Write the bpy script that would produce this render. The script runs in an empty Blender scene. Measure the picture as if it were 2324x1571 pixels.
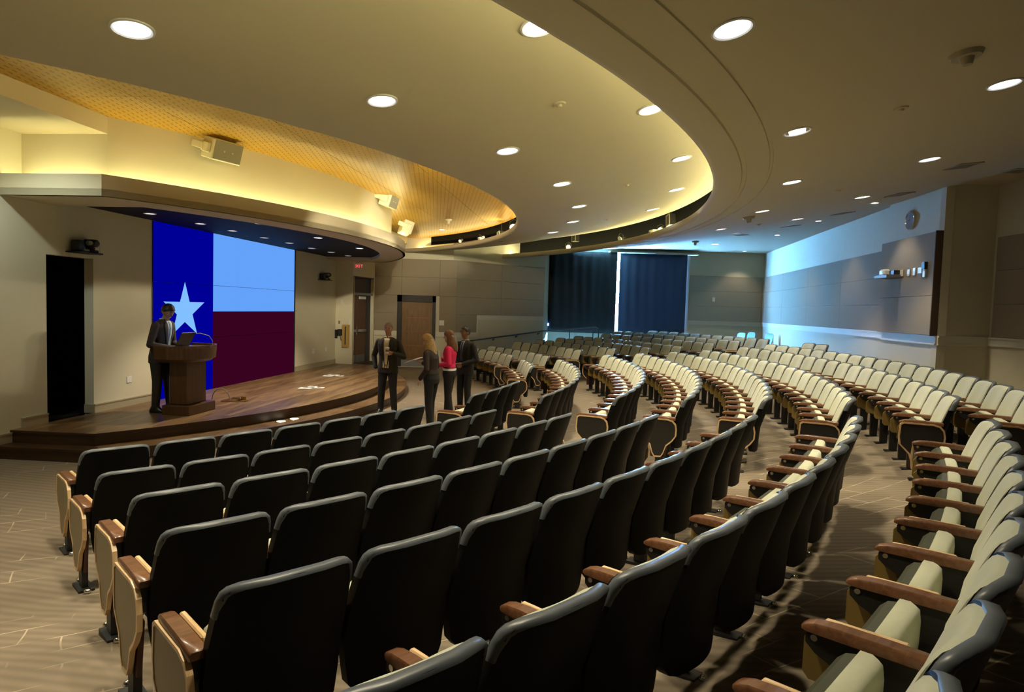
import bpy, bmesh, math, random
from mathutils import Vector, Matrix
from mathutils.kdtree import KDTree

random.seed(7)
SC = bpy.context.scene
COL = SC.collection
pi = math.pi
sin, cos = math.sin, math.cos

# ------------------------------------------------------------------ camera
CZ = 2.127
FPX, PITCH, ROLL = 1502.6, 0.05624, 0.03049
cam_d = bpy.data.cameras.new('camera')
cam_d.sensor_fit = 'HORIZONTAL'
cam_d.sensor_width = 36.0
cam_d.lens = FPX / 2324.0 * 36.0
cam_d.clip_start = 0.05
cam_d.clip_end = 200
cam = bpy.data.objects.new('camera', cam_d)
COL.objects.link(cam)
_fw = Vector((0, cos(PITCH), -sin(PITCH)))
_r0 = Vector((1, 0, 0))
_u0 = Vector((0, sin(PITCH), cos(PITCH)))
_r = _r0 * cos(ROLL) + _u0 * sin(ROLL)
_u = -_r0 * sin(ROLL) + _u0 * cos(ROLL)
_m = Matrix((( _r.x, _u.x, -_fw.x), (_r.y, _u.y, -_fw.y), (_r.z, _u.z, -_fw.z))).to_4x4()
_m.translation = Vector((0, 0, CZ))
cam.matrix_world = _m
SC.camera = cam

# ------------------------------------------------------------------ world + exposure
world = bpy.data.worlds.new('world')
SC.world = world
world.use_nodes = True
_bg = world.node_tree.nodes['Background']
_bg.inputs[0].default_value = (0.35, 0.55, 1.0, 1)
_bg.inputs[1].default_value = 1.0
SC.view_settings.view_transform = 'Standard'
SC.view_settings.look = 'None'
SC.view_settings.gamma = 1.0
SC.view_settings.use_curve_mapping = False
SC.view_settings.exposure = 0.0
SC.cycles.max_bounces = 6
SC.cycles.diffuse_bounces = 4
SC.cycles.glossy_bounces = 3
SC.cycles.transmission_bounces = 4
SC.cycles.sample_clamp_indirect = 4.0
SC.cycles.caustics_reflective = False
SC.cycles.caustics_refractive = False
SC.cycles.use_denoising = True

# light levels, all in one place
W_MAIN, W_RING, W_STAGE, W_GOLD = 270.0, 290.0, 380.0, 110.0     # watts of the downlights
E_COVE_BAND, E_COVE_RING, E_COVE_GOLD = 55.0, 95.0, 60.0       # emission of the cove tubes
W_SPOT, W_UP, W_WASH, W_NICHE = 800.0, 45.0, 70.0, 120.0
E_WINDOW = 520.0
WARM = (1.0, 0.86, 0.60)
WARMER = (1.0, 0.80, 0.36)
DAY = (0.17, 0.48, 1.0)

# ------------------------------------------------------------------ room frame
C = Vector((-11.921, 14.176))           # centre of the seating arcs
S = Vector((-12.45, 15.0))              # centre of the stage arcs
AX = 1.455
AV = Vector((sin(AX), -cos(AX)))        # from the stage wall towards the seats
BV = Vector((-AV.y, AV.x))              # along the stage wall
def AB(a, b, z=0.0):
    p = C + AV * a + BV * b
    return Vector((p.x, p.y, z))
def PC(R, t, z=0.0, c=C):
    return Vector((c.x + R * sin(t), c.y - R * cos(t), z))
def to_ab(p):
    d = Vector((p[0], p[1])) - C
    return d.dot(AV), d.dot(BV)
def ray(px, py):
    return _r * ((px - 1162.0) / FPX) - _u * ((py - 785.5) / FPX) + _fw
def at_z(px, py, z):
    d = ray(px, py)
    return Vector((0, 0, CZ)) + d * ((z - CZ) / d.z)
def at_y(px, py, y):
    d = ray(px, py)
    return Vector((0, 0, CZ)) + d * (y / d.y)
def on_plane(px, py, A, B):
    d = ray(px, py)
    n = Vector((-(B[1] - A[1]), B[0] - A[0]))
    s = (A[0] * n.x + A[1] * n.y) / (d.x * n.x + d.y * n.y)
    return Vector((0, 0, CZ)) + d * s
def on_rev(px, py, prof, c=C):
    """point where the pixel's ray meets a ceiling of revolution given by a (R, z) profile"""
    d = ray(px, py)
    z = prof[0][1]
    for _ in range(60):
        p = Vector((0, 0, CZ)) + d * ((z - CZ) / d.z)
        z = 0.5 * z + 0.5 * interp(prof, math.hypot(p.x - c.x, p.y - c.y))
    return p
def interp(prof, x):
    if x <= prof[0][0]: return prof[0][1]
    for (x0, y0), (x1, y1) in zip(prof, prof[1:]):
        if x <= x1: return y0 + (y1 - y0) * (x - x0) / (x1 - x0)
    return prof[-1][1]
# ------------------------------------------------------------------ materials
MATS = {}
def nt_new(name):
    m = bpy.data.materials.new(name)
    m.use_nodes = True
    MATS[name] = m
    nt = m.node_tree
    return m, nt, nt.nodes['Principled BSDF']
def N(nt, typ, **kw):
    n = nt.nodes.new(typ)
    for k, v in kw.items(): setattr(n, k, v)
    return n
def simple(name, col, rough=0.6, metal=0.0, noise=0.08, nscale=14.0, bump=0.0, bscale=120.0, spec=0.5, sheen=0.0, coat=0.0):
    m, nt, b = nt_new(name)
    tc = N(nt, 'ShaderNodeTexCoord')
    nz = N(nt, 'ShaderNodeTexNoise'); nz.inputs['Scale'].default_value = nscale; nz.inputs['Detail'].default_value = 3
    nt.links.new(tc.outputs['Object'], nz.inputs['Vector'])
    mix = N(nt, 'ShaderNodeMix', data_type='RGBA', blend_type='MULTIPLY')
    mix.inputs[0].default_value = 1.0
    ramp = N(nt, 'ShaderNodeMapRange')
    ramp.inputs[3].default_value = 1.0 - noise; ramp.inputs[4].default_value = 1.0 + noise
    nt.links.new(nz.outputs[0], ramp.inputs[0])
    mix.inputs[6].default_value = (*col, 1)
    nt.links.new(ramp.outputs[0], mix.inputs[7])
    nt.links.new(mix.outputs[2], b.inputs['Base Color'])
    b.inputs['Roughness'].default_value = rough
    b.inputs['Metallic'].default_value = metal
    b.inputs['Specular IOR Level'].default_value = spec
    if sheen: b.inputs['Sheen Weight'].default_value = sheen
    if coat: b.inputs['Coat Weight'].default_value = coat
    if bump:
        n2 = N(nt, 'ShaderNodeTexNoise'); n2.inputs['Scale'].default_value = bscale; n2.inputs['Detail'].default_value = 4
        nt.links.new(tc.outputs['Object'], n2.inputs['Vector'])
        bp = N(nt, 'ShaderNodeBump'); bp.inputs['Strength'].default_value = bump; bp.inputs['Distance'].default_value = 0.01
        nt.links.new(n2.outputs[0], bp.inputs['Height']); nt.links.new(bp.outputs[0], b.inputs['Normal'])
    return m
def wood(name, c0, c1, rough=0.4, scale=(1.0, 14.0, 14.0), coat=0.0, bump=0.0):
    m, nt, b = nt_new(name)
    tc = N(nt, 'ShaderNodeTexCoord'); mp = N(nt, 'ShaderNodeMapping'); mp.inputs['Scale'].default_value = scale
    nz = N(nt, 'ShaderNodeTexNoise'); nz.inputs['Scale'].default_value = 3.0; nz.inputs['Detail'].default_value = 6; nz.inputs['Distortion'].default_value = 0.6
    rp = N(nt, 'ShaderNodeValToRGB')
    rp.color_ramp.elements[0].position = 0.3; rp.color_ramp.elements[0].color = (*c0, 1)
    rp.color_ramp.elements[1].position = 0.72; rp.color_ramp.elements[1].color = (*c1, 1)
    nt.links.new(tc.outputs['Object'], mp.inputs[0]); nt.links.new(mp.outputs[0], nz.inputs['Vector'])
    nt.links.new(nz.outputs[0], rp.inputs[0]); nt.links.new(rp.outputs[0], b.inputs['Base Color'])
    b.inputs['Roughness'].default_value = rough
    if coat: b.inputs['Coat Weight'].default_value = coat; b.inputs['Coat Roughness'].default_value = 0.15
    return m
def emit(name, col, strength, base=(0, 0, 0)):
    m, nt, b = nt_new(name)
    b.inputs['Base Color'].default_value = (*base, 1)
    b.inputs['Emission Color'].default_value = (*col, 1)
    b.inputs['Emission Strength'].default_value = strength
    b.inputs['Specular IOR Level'].default_value = 0.0
    return m

simple('cream_plaster', (0.66, 0.62, 0.46), 0.85, noise=0.03, nscale=2.0, bump=0.02)
simple('ceiling_plaster', (0.60, 0.535, 0.365), 0.9, noise=0.02, nscale=1.5)
simple('fabric_panel', (0.30, 0.255, 0.185), 0.95, noise=0.05, nscale=60.0, bump=0.08, bscale=400.0)
simple('panel_edge', (0.09, 0.06, 0.04), 0.8)
simple('white_trim', (0.72, 0.70, 0.58), 0.6, noise=0.02)
simple('base_trim', (0.42, 0.37, 0.25), 0.6, noise=0.03)
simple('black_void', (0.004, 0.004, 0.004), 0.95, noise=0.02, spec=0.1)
simple('black_soffit', (0.004, 0.005, 0.012), 0.7, noise=0.02, spec=0.2)
simple('black_metal', (0.012, 0.011, 0.010), 0.5, noise=0.05)
simple('slate_rim_highlight', (0.085, 0.10, 0.115), 0.38, noise=0.04)  # lighter slate paints the highlight on the shell's top edge
simple('charcoal_shell', (0.0035, 0.004, 0.0045), 0.5, noise=0.05, spec=0.12)
simple('sage_fabric', (0.50, 0.52, 0.385), 0.9, noise=0.06, nscale=40.0, bump=0.06, bscale=600.0, sheen=0.2)
simple('olive_plastic', (0.05, 0.055, 0.035), 0.5)
simple('tan_laminate', (0.23, 0.19, 0.105), 0.45, noise=0.05)
simple('mustard_laminate', (0.22, 0.145, 0.035), 0.5, noise=0.05)
simple('maroon_panel', (0.065, 0.018, 0.010), 0.5, noise=0.05)
simple('chrome', (0.75, 0.75, 0.72), 0.18, metal=1.0, noise=0.02)
simple('steel_plate', (0.42, 0.44, 0.42), 0.35, metal=1.0, noise=0.05)
simple('brass', (0.65, 0.42, 0.14), 0.3, metal=1.0, noise=0.02)
simple('white_plastic', (0.78, 0.78, 0.74), 0.4, noise=0.02)
simple('speaker_case', (0.70, 0.66, 0.46), 0.5, noise=0.02)
simple('speaker_grille', (0.30, 0.30, 0.22), 0.6, noise=0.06, nscale=200.0)
simple('grey_plastic', (0.20, 0.20, 0.19), 0.5, noise=0.03)
simple('dark_plastic', (0.015, 0.015, 0.016), 0.45, noise=0.03)
simple('blue_plastic', (0.015, 0.13, 0.42), 0.4, noise=0.03)
simple('paper', (0.85, 0.84, 0.78), 0.8, noise=0.01)
simple('suit_charcoal', (0.017, 0.015, 0.011), 0.85, noise=0.1, nscale=90.0)
simple('suit_brown', (0.030, 0.020, 0.014), 0.85, noise=0.12, nscale=90.0)
simple('suit_black', (0.008, 0.007, 0.007), 0.85, noise=0.1, nscale=90.0)
simple('trouser_black', (0.006, 0.006, 0.006), 0.85, noise=0.1, nscale=90.0)
simple('trouser_brown', (0.020, 0.015, 0.011), 0.85, noise=0.1, nscale=90.0)
simple('shirt_cream', (0.66, 0.60, 0.40), 0.8, noise=0.04, nscale=60.0)
simple('shirt_blue', (0.36, 0.43, 0.50), 0.8, noise=0.03)
simple('tie_grey', (0.22, 0.26, 0.24), 0.6, noise=0.2, nscale=160.0)
simple('tie_dark', (0.03, 0.04, 0.07), 0.6, noise=0.2, nscale=160.0)
simple('blouse_brown', (0.022, 0.010, 0.007), 0.75, noise=0.1, nscale=60.0)
simple('sweater_pink', (0.62, 0.012, 0.085), 0.85, noise=0.08, nscale=70.0, bump=0.1, bscale=300.0)
simple('skin_tan', (0.40, 0.215, 0.135), 0.55, noise=0.05, nscale=30.0)
simple('skin_brown', (0.27, 0.145, 0.085), 0.55, noise=0.05, nscale=30.0)
simple('skin_light', (0.52, 0.29, 0.19), 0.55, noise=0.05, nscale=30.0)
simple('hair_black', (0.010, 0.008, 0.007), 0.5, noise=0.3, nscale=120.0)
simple('hair_grey', (0.16, 0.13, 0.10), 0.6, noise=0.3, nscale=120.0)
wood('hair_blonde', (0.20, 0.11, 0.035), (0.52, 0.36, 0.13), 0.5, (40.0, 40.0, 4.0))
wood('hair_brown', (0.07, 0.030, 0.012), (0.22, 0.11, 0.045), 0.5, (40.0, 40.0, 4.0))
simple('lip', (0.30, 0.10, 0.08), 0.5)
simple('eye_dark', (0.02, 0.015, 0.012), 0.3)
simple('leather_black', (0.008, 0.007, 0.006), 0.35)
wood('arm_wood', (0.10, 0.042, 0.019), (0.19, 0.085, 0.040), 0.32, (3.0, 14.0, 14.0), coat=0.3)
wood('edge_wood', (0.58, 0.38, 0.18), (0.78, 0.56, 0.32), 0.35, (14.0, 3.0, 3.0), coat=0.3)
wood('door_wood', (0.145, 0.070, 0.013), (0.23, 0.118, 0.026), 0.45, (14.0, 14.0, 1.2))
wood('door_wood_dark', (0.060, 0.028, 0.010), (0.115, 0.056, 0.020), 0.75, (14.0, 14.0, 1.2))
wood('frame_dark', (0.010, 0.006, 0.003), (0.022, 0.012, 0.006), 0.5, (12.0, 12.0, 1.2))
wood('rail_wood', (0.30, 0.10, 0.03), (0.42, 0.17, 0.06), 0.35, (2.0, 12.0, 12.0))
wood('lectern_wood', (0.050, 0.020, 0.006), (0.105, 0.047, 0.014), 0.4, (12.0, 12.0, 1.0), coat=0.2)
wood('box_wood', (0.36, 0.22, 0.06), (0.52, 0.34, 0.10), 0.5, (10.0, 10.0, 1.0))
wood('stage_edge', (0.030, 0.013, 0.004), (0.060, 0.028, 0.009), 0.4, (1.0, 1.0, 14.0))
emit('lamp_glow', (0.95, 0.97, 1.0), 12.0)
emit('lamp_glow_dim', (0.9, 0.93, 1.0), 2.2)
emit('cove_band', (1.0, 0.90, 0.44), E_COVE_BAND)
emit('cove_ring', (1.0, 0.90, 0.46), E_COVE_RING)
emit('cove_gold', (1.0, 0.72, 0.26), E_COVE_GOLD)
emit('window_glow', DAY, E_WINDOW)
emit('exit_red', (1.0, 0.10, 0.08), 1.2)
emit('screen_white', (0.135, 0.38, 1.0), 0.95)
emit('screen_blue', (0.0, 0.0, 0.30), 1.0)
emit('screen_red', (0.040, 0.001, 0.014), 1.0)
emit('star_white', (0.22, 0.52, 1.0), 1.0)
emit('step_led', (1.0, 0.95, 0.75), 6.0)
emit('blue_led', (0.10, 0.22, 1.0), 25.0)
emit('laptop_screen', (0.25, 0.45, 0.9), 2.0)

def carpet():
    m, nt, b = nt_new('carpet')
    geo = N(nt, 'ShaderNodeNewGeometry')
    mp = N(nt, 'ShaderNodeMapping'); mp.inputs['Rotation'].default_value = (0, 0, math.radians(12))
    nt.links.new(geo.outputs['Position'], mp.inputs[0])
    # fine ribs
    wv = N(nt, 'ShaderNodeTexWave', wave_type='BANDS', bands_direction='Y'); wv.inputs['Scale'].default_value = 3.6; wv.inputs['Distortion'].default_value = 0.15; wv.inputs['Detail'].default_value = 1; wv.inputs['Detail Scale'].default_value = 0.6
    nt.links.new(mp.outputs[0], wv.inputs['Vector'])
    # long broken light strokes
    br = N(nt, 'ShaderNodeTexBrick'); br.offset = 0.5; br.squash = 1.0
    br.inputs['Color1'].default_value = (0, 0, 0, 1); br.inputs['Color2'].default_value = (0, 0, 0, 1); br.inputs['Mortar'].default_value = (1, 1, 1, 1)
    br.inputs['Scale'].default_value = 1.0; br.inputs['Mortar Size'].default_value = 0.006; br.inputs['Mortar Smooth'].default_value = 0.3
    br.inputs['Brick Width'].default_value = 0.50; br.inputs['Row Height'].default_value = 0.25
    mp2 = N(nt, 'ShaderNodeMapping'); mp2.inputs['Rotation'].default_value = (0, 0, math.radians(-28))
    nd = N(nt, 'ShaderNodeTexNoise'); nd.inputs['Scale'].default_value = 0.8; nd.inputs['Detail'].default_value = 1
    vm = N(nt, 'ShaderNodeVectorMath', operation='MULTIPLY_ADD'); vm.inputs[1].default_value = (0.35, 0.35, 0)
    nt.links.new(geo.outputs['Position'], nd.inputs['Vector']); nt.links.new(nd.outputs['Color'], vm.inputs[0]); nt.links.new(geo.outputs['Position'], vm.inputs[2])
    nt.links.new(vm.outputs[0], mp2.inputs[0]); nt.links.new(mp2.outputs[0], br.inputs['Vector'])
    nz = N(nt, 'ShaderNodeTexNoise'); nz.inputs['Scale'].default_value = 1.7; nz.inputs['Detail'].default_value = 2
    nt.links.new(geo.outputs['Position'], nz.inputs['Vector'])
    gate = N(nt, 'ShaderNodeMapRange'); gate.inputs[1].default_value = 0.48; gate.inputs[2].default_value = 0.60
    nt.links.new(nz.outputs[0], gate.inputs[0])
    mul = N(nt, 'ShaderNodeMath', operation='MULTIPLY'); nt.links.new(br.outputs['Color'], mul.inputs[0]); nt.links.new(gate.outputs[0], mul.inputs[1])
    r1 = N(nt, 'ShaderNodeValToRGB')
    r1.color_ramp.elements[0].color = (0.190, 0.155, 0.112, 1); r1.color_ramp.elements[1].color = (0.235, 0.192, 0.140, 1)
    nt.links.new(wv.outputs[0], r1.inputs[0])
    mx = N(nt, 'ShaderNodeMix', data_type='RGBA'); mx.inputs[7].default_value = (0.46, 0.39, 0.28, 1)
    nt.links.new(mul.outputs[0], mx.inputs[0]); nt.links.new(r1.outputs[0], mx.inputs[6])
    nt.links.new(mx.outputs[2], b.inputs['Base Color'])
    b.inputs['Roughness'].default_value = 0.95; b.inputs['Specular IOR Level'].default_value = 0.15
    fz = N(nt, 'ShaderNodeTexNoise'); fz.inputs['Scale'].default_value = 320
    nt.links.new(geo.outputs['Position'], fz.inputs['Vector'])
    ad = N(nt, 'ShaderNodeMath', operation='ADD'); nt.links.new(fz.outputs[0], ad.inputs[0]); nt.links.new(wv.outputs[0], ad.inputs[1])
    bp = N(nt, 'ShaderNodeBump'); bp.inputs['Strength'].default_value = 0.35; bp.inputs['Distance'].default_value = 0.006
    nt.links.new(ad.outputs[0], bp.inputs['Height']); nt.links.new(bp.outputs[0], b.inputs['Normal'])
carpet()

def gold_panel():
    """warm veneer with rows of short staggered slots"""
    m, nt, b = nt_new('gold_veneer')
    geo = N(nt, 'ShaderNodeNewGeometry')
    mp = N(nt, 'ShaderNodeMapping'); mp.inputs['Rotation'].default_value = (0, 0, math.radians(-6.6))
    nt.links.new(geo.outputs['Position'], mp.inputs[0])
    sx = N(nt, 'ShaderNodeSeparateXYZ'); nt.links.new(mp.outputs[0], sx.inputs[0])
    def M(op, a, b2=None):
        n = N(nt, 'ShaderNodeMath', operation=op)
        for i, v in enumerate((a, b2)):
            if v is None: continue
            if isinstance(v, (int, float)): n.inputs[i].default_value = v
            else: nt.links.new(v, n.inputs[i])
        return n.outputs[0]
    rowf = M('DIVIDE', sx.outputs[0], 0.080)
    row = M('FLOOR', rowf)
    fx = M('FRACT', rowf)
    off = M('MULTIPLY', M('MODULO', M('ABSOLUTE', row), 2.0), 0.5)
    fy = M('FRACT', M('ADD', M('DIVIDE', sx.outputs[1], 0.135), off))
    slot = M('MULTIPLY', M('LESS_THAN', M('ABSOLUTE', M('SUBTRACT', fx, 0.5)), 0.085), M('LESS_THAN', M('ABSOLUTE', M('SUBTRACT', fy, 0.5)), 0.27))
    nz = N(nt, 'ShaderNodeTexNoise'); nz.inputs['Scale'].default_value = 2.5; nz.inputs['Detail'].default_value = 5
    mp3 = N(nt, 'ShaderNodeMapping'); mp3.inputs['Scale'].default_value = (6, 0.5, 1)
    nt.links.new(mp.outputs[0], mp3.inputs[0]); nt.links.new(mp3.outputs[0], nz.inputs['Vector'])
    rp = N(nt, 'ShaderNodeValToRGB')
    rp.color_ramp.elements[0].color = (0.48, 0.265, 0.020, 1); rp.color_ramp.elements[1].color = (0.62, 0.37, 0.040, 1)
    nt.links.new(nz.outputs[0], rp.inputs[0])
    mx = N(nt, 'ShaderNodeMix', data_type='RGBA'); mx.inputs[7].default_value = (0.10, 0.045, 0.006, 1)
    nt.links.new(slot, mx.inputs[0]); nt.links.new(rp.outputs[0], mx.inputs[6])
    nt.links.new(mx.outputs[2], b.inputs['Base Color'])
    b.inputs['Roughness'].default_value = 0.38
gold_panel()

def stage_wood():
    m, nt, b = nt_new('stage_boards')
    geo = N(nt, 'ShaderNodeNewGeometry')
    oi = N(nt, 'ShaderNodeObjectInfo')
    mp = N(nt, 'ShaderNodeMapping'); mp.inputs['Rotation'].default_value = (0, 0, math.radians(-6.6)); 
    nt.links.new(geo.outputs['Position'], mp.inputs[0])
    mp3 = N(nt, 'ShaderNodeMapping'); mp3.inputs['Scale'].default_value = (9, 0.7, 1)
    nt.links.new(mp.outputs[0], mp3.inputs[0])
    nz = N(nt, 'ShaderNodeTexNoise'); nz.inputs['Scale'].default_value = 1.6; nz.inputs['Detail'].default_value = 6; nz.inputs['Distortion'].default_value = 0.4
    nt.links.new(mp3.outputs[0], nz.inputs['Vector'])
    ad = N(nt, 'ShaderNodeMath', operation='MULTIPLY_ADD'); ad.inputs[1].default_value = 0.45
    nt.links.new(oi.outputs['Random'], ad.inputs[0]); nt.links.new(nz.outputs[0], ad.inputs[2])
    rp = N(nt, 'ShaderNodeValToRGB')
    rp.color_ramp.elements[0].position = 0.35; rp.color_ramp.elements[0].color = (0.070, 0.034, 0.013, 1)
    rp.color_ramp.elements[1].position = 1.0; rp.color_ramp.elements[1].color = (0.235, 0.140, 0.060, 1)
    nt.links.new(ad.outputs[0], rp.inputs[0]); nt.links.new(rp.outputs[0], b.inputs['Base Color'])
    b.inputs['Roughness'].default_value = 0.34
stage_wood()

def curtain_mat():
    m, nt, b = nt_new('curtain_cloth')
    b.inputs['Base Color'].default_value = (0.006, 0.008, 0.012, 1); b.inputs['Roughness'].default_value = 0.9
    tr = N(nt, 'ShaderNodeBsdfTranslucent'); tr.inputs[0].default_value = (0.10, 0.22, 0.42, 1)
    mx = N(nt, 'ShaderNodeMixShader'); mx.inputs[0].default_value = 0.014
    out = nt.nodes['Material Output']
    nt.links.new(b.outputs[0], mx.inputs[1]); nt.links.new(tr.outputs[0], mx.inputs[2]); nt.links.new(mx.outputs[0], out.inputs[0])
    return m
curtain_mat()
m_, nt_, b_ = nt_new('blackout_cloth'); b_.inputs['Base Color'].default_value = (0.004, 0.005, 0.006, 1); b_.inputs['Roughness'].default_value = 0.95
m_, nt_, b_ = nt_new('clock_glass'); b_.inputs['Base Color'].default_value = (0.30, 0.36, 0.42, 1); b_.inputs['Roughness'].default_value = 0.12; b_.inputs['Metallic'].default_value = 0.3
def mat(n): return MATS[n]

# ------------------------------------------------------------------ mesh building
class MB:
    def __init__(s): s.v = []; s.f = []; s.mi = []; s.cur = 0
    def vert(s, p): s.v.append(tuple(p)); return len(s.v) - 1
    def face(s, idx): s.f.append(tuple(idx)); s.mi.append(s.cur)
    def box(s, lo, hi, M=None):
        (x0, y0, z0), (x1, y1, z1) = lo, hi
        ps = [Vector(p) for p in ((x0,y0,z0),(x1,y0,z0),(x1,y1,z0),(x0,y1,z0),(x0,y0,z1),(x1,y0,z1),(x1,y1,z1),(x0,y1,z1))]
        if M is not None: ps = [M @ p for p in ps]
        b = len(s.v); s.v += [tuple(p) for p in ps]
        for q in ((0,3,2,1),(4,5,6,7),(0,1,5,4),(1,2,6,5),(2,3,7,6),(3,0,4,7)): s.face([b + i for i in q])
        return s
    def rbox(s, lo, hi, r, M=None):
        """box with chamfered edges"""
        c = [(lo[i] + hi[i]) / 2 for i in range(3)]; h = [(hi[i] - lo[i]) / 2 for i in range(3)]
        r = min(r, min(h) * 0.95)
        b = len(s.v); idx = {}
        for sx in (-1, 1):
            for sy in (-1, 1):
                for sz in (-1, 1):
                    for ax in range(3):
                        p = [sx * (h[0] - r), sy * (h[1] - r), sz * (h[2] - r)]
                        p[ax] = (sx, sy, sz)[ax] * h[ax]
                        p = Vector([c[i] + p[i] for i in range(3)])
                        if M is not None: p = M @ p
                        idx[(sx, sy, sz, ax)] = s.vert(p)
        for ax in range(3):
            o = [i for i in range(3) if i != ax]
            for sg in (-1, 1):
                q = []
                for (u, w) in ((-1,-1),(1,-1),(1,1),(-1,1)):
                    k = [0,0,0]; k[ax] = sg; k[o[0]] = u; k[o[1]] = w
                    q.append(idx[(*k, ax)])
                s.face(q if (sg > 0) == (ax != 1) else q[::-1])
        for ax in range(3):
            o = [i for i in range(3) if i != ax]
            for u in (-1, 1):
                for w in (-1, 1):
                    q = []
                    for (e, g) in ((-1, o[0]), (1, o[0]), (1, o[1]), (-1, o[1])):
                        k = [0,0,0]; k[ax] = e; k[o[0]] = u; k[o[1]] = w
                        q.append(idx[(*k, g)])
                    s.face(q)
        for sx in (-1, 1):
            for sy in (-1, 1):
                for sz in (-1, 1):
                    s.face([idx[(sx, sy, sz, a)] for a in range(3)])
        return s
    def prism(s, poly, d, M=None):
        """closed polygon of 3D points extruded by vector d"""
        d = Vector(d); n = len(poly)
        a = [Vector(p) for p in poly]; bb = [p + d for p in a]
        if M is not None: a = [M @ p for p in a]; bb = [M @ p for p in bb]
        i0 = len(s.v); s.v += [tuple(p) for p in a + bb]
        s.face([i0 + i for i in range(n)][::-1]); s.face([i0 + n + i for i in range(n)])
        for i in range(n):
            j = (i + 1) % n
            s.face((i0 + i, i0 + j, i0 + n + j, i0 + n + i))
        return s
    def loft(s, rings, caps=True, closed=True):
        n = len(rings[0]); b = len(s.v)
        for r in rings: s.v += [tuple(p) for p in r]
        for k in range(len(rings) - 1):
            for i in range(n if closed else n - 1):
                j = (i + 1) % n
                s.face((b + k*n + i, b + k*n + j, b + (k+1)*n + j, b + (k+1)*n + i))
        if caps:
            s.face([b + i for i in range(n)][::-1])
            s.face([b + (len(rings)-1)*n + i for i in range(n)])
        return s
    def tube(s, pts, rad, n=8, caps=True):
        pts = [Vector(p) for p in pts]
        rads = rad if isinstance(rad, (list, tuple)) else [rad] * len(pts)
        rings = []; prev = None
        for i, p in enumerate(pts):
            t = (pts[min(i+1, len(pts)-1)] - pts[max(i-1, 0)]).normalized()
            if prev is None:
                up = Vector((0,0,1)) if abs(t.z) < 0.9 else Vector((1,0,0))
                x = t.cross(up).normalized()
            else:
                x = (prev - t * prev.dot(t)).normalized()
            prev = x; y = t.cross(x)
            rings.append([p + (x * cos(2*pi*k/n) + y * sin(2*pi*k/n)) * rads[i] for k in range(n)])
        return s.loft(rings, caps)
    def disc_cyl(s, c, axis, r0, r1, h, n=20):
        c = Vector(c); axis = Vector(axis).normalized()
        up = Vector((0,0,1)) if abs(axis.z) < 0.9 else Vector((1,0,0))
        x = axis.cross(up).normalized(); y = axis.cross(x)
        ring = lambda p, r: [p + (x*cos(2*pi*k/n) + y*sin(2*pi*k/n))*r for k in range(n)]
        return s.loft([ring(c, r0), ring(c + axis*h, r1)])
    def sphere(s, c, r, n=12, m=8, sc=(1,1,1), M=None):
        rings = []
        for i in range(m + 1):
            ph = -pi/2 + pi*i/m
            rr = max(cos(ph), 1e-3)
            ring = [Vector((c[0] + r*sc[0]*rr*cos(2*pi*k/n), c[1] + r*sc[1]*rr*sin(2*pi*k/n), c[2] + r*sc[2]*sin(ph))) for k in range(n)]
            if M is not None: ring = [M @ p for p in ring]
            rings.append(ring)
        return s.loft(rings)
    def mesh(s, name, mats, smooth=False):
        me = bpy.data.meshes.new(name)
        me.from_pydata(s.v, [], s.f)
        for m in (mats if isinstance(mats, (list, tuple)) else [mats]): me.materials.append(mat(m))
        if any(s.mi): me.polygons.foreach_set('material_index', s.mi)
        bm = bmesh.new(); bm.from_mesh(me); bmesh.ops.recalc_face_normals(bm, faces=bm.faces)
        if smooth:
            for f in bm.faces: f.smooth = True
            lim = smooth if not isinstance(smooth, bool) else 0.7
            for e in bm.edges:
                if len(e.link_faces) == 2 and e.calc_face_angle(0) > lim: e.smooth = False
        bm.to_mesh(me); bm.free()
        return me
    def build(s, name, mats, parent=None, smooth=False, **tags):
        return link(name, s.mesh(name, mats, smooth), parent, **tags)
def link(name, data, parent=None, loc=None, label=None, cat=None, group=None, kind=None):
    o = bpy.data.objects.new(name, data)
    COL.objects.link(o)
    if parent is not None: o.parent = parent
    if loc is not None: o.location = loc
    tag(o, label, cat, group, kind)
    return o
def tag(o, label=None, cat=None, group=None, kind=None):
    if label: o['label'] = label
    if cat: o['category'] = cat
    if group: o['group'] = group
    if kind: o['kind'] = kind
    return o
def empty(name, loc=(0,0,0), rotz=0.0, **tags):
    o = bpy.data.objects.new(name, None); COL.objects.link(o)
    o.location = loc; o.rotation_euler = (0, 0, rotz); o.empty_display_size = 0.1
    tag(o, **tags)
    return o
def structure(o, label=None):
    return tag(o, label, None, None, 'structure')
def copy_tree(o, parent=None):
    c = o.copy(); COL.objects.link(c); c.parent = parent
    for ch in o.children: copy_tree(ch, c)
    return c
def revolve(mb, prof, t0, t1, n, c=C, closed_prof=False):
    rings = []
    for i in range(n + 1):
        t = t0 + (t1 - t0) * i / n
        rings.append([PC(R, t, z, c) for R, z in prof])
    return mb.loft(rings, caps=closed_prof, closed=closed_prof)
def wall_seg(mb, A, B, z0, z1, th=0.15, side=1):
    """vertical slab whose room face runs A to B; th behind it"""
    A = Vector(A[:2]); B = Vector(B[:2]); d = (B - A).normalized(); n = Vector((-d.y, d.x)) * (th * side)
    mb.prism([(A.x, A.y, z0), (B.x, B.y, z0), (B.x + n.x, B.y + n.y, z0), (A.x + n.x, A.y + n.y, z0)], (0, 0, z1 - z0))
    return mb
def plane_M(A, B, z=0.0):
    """x along the wall A to B, y into the room (right hand side of A to B is -y), z up"""
    A = Vector(A[:2]); B = Vector(B[:2]); d = (B - A).normalized()
    M = Matrix(((d.x, -d.y, 0, A.x), (d.y, d.x, 0, A.y), (0, 0, 1, z), (0, 0, 0, 1)))
    return M
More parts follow.
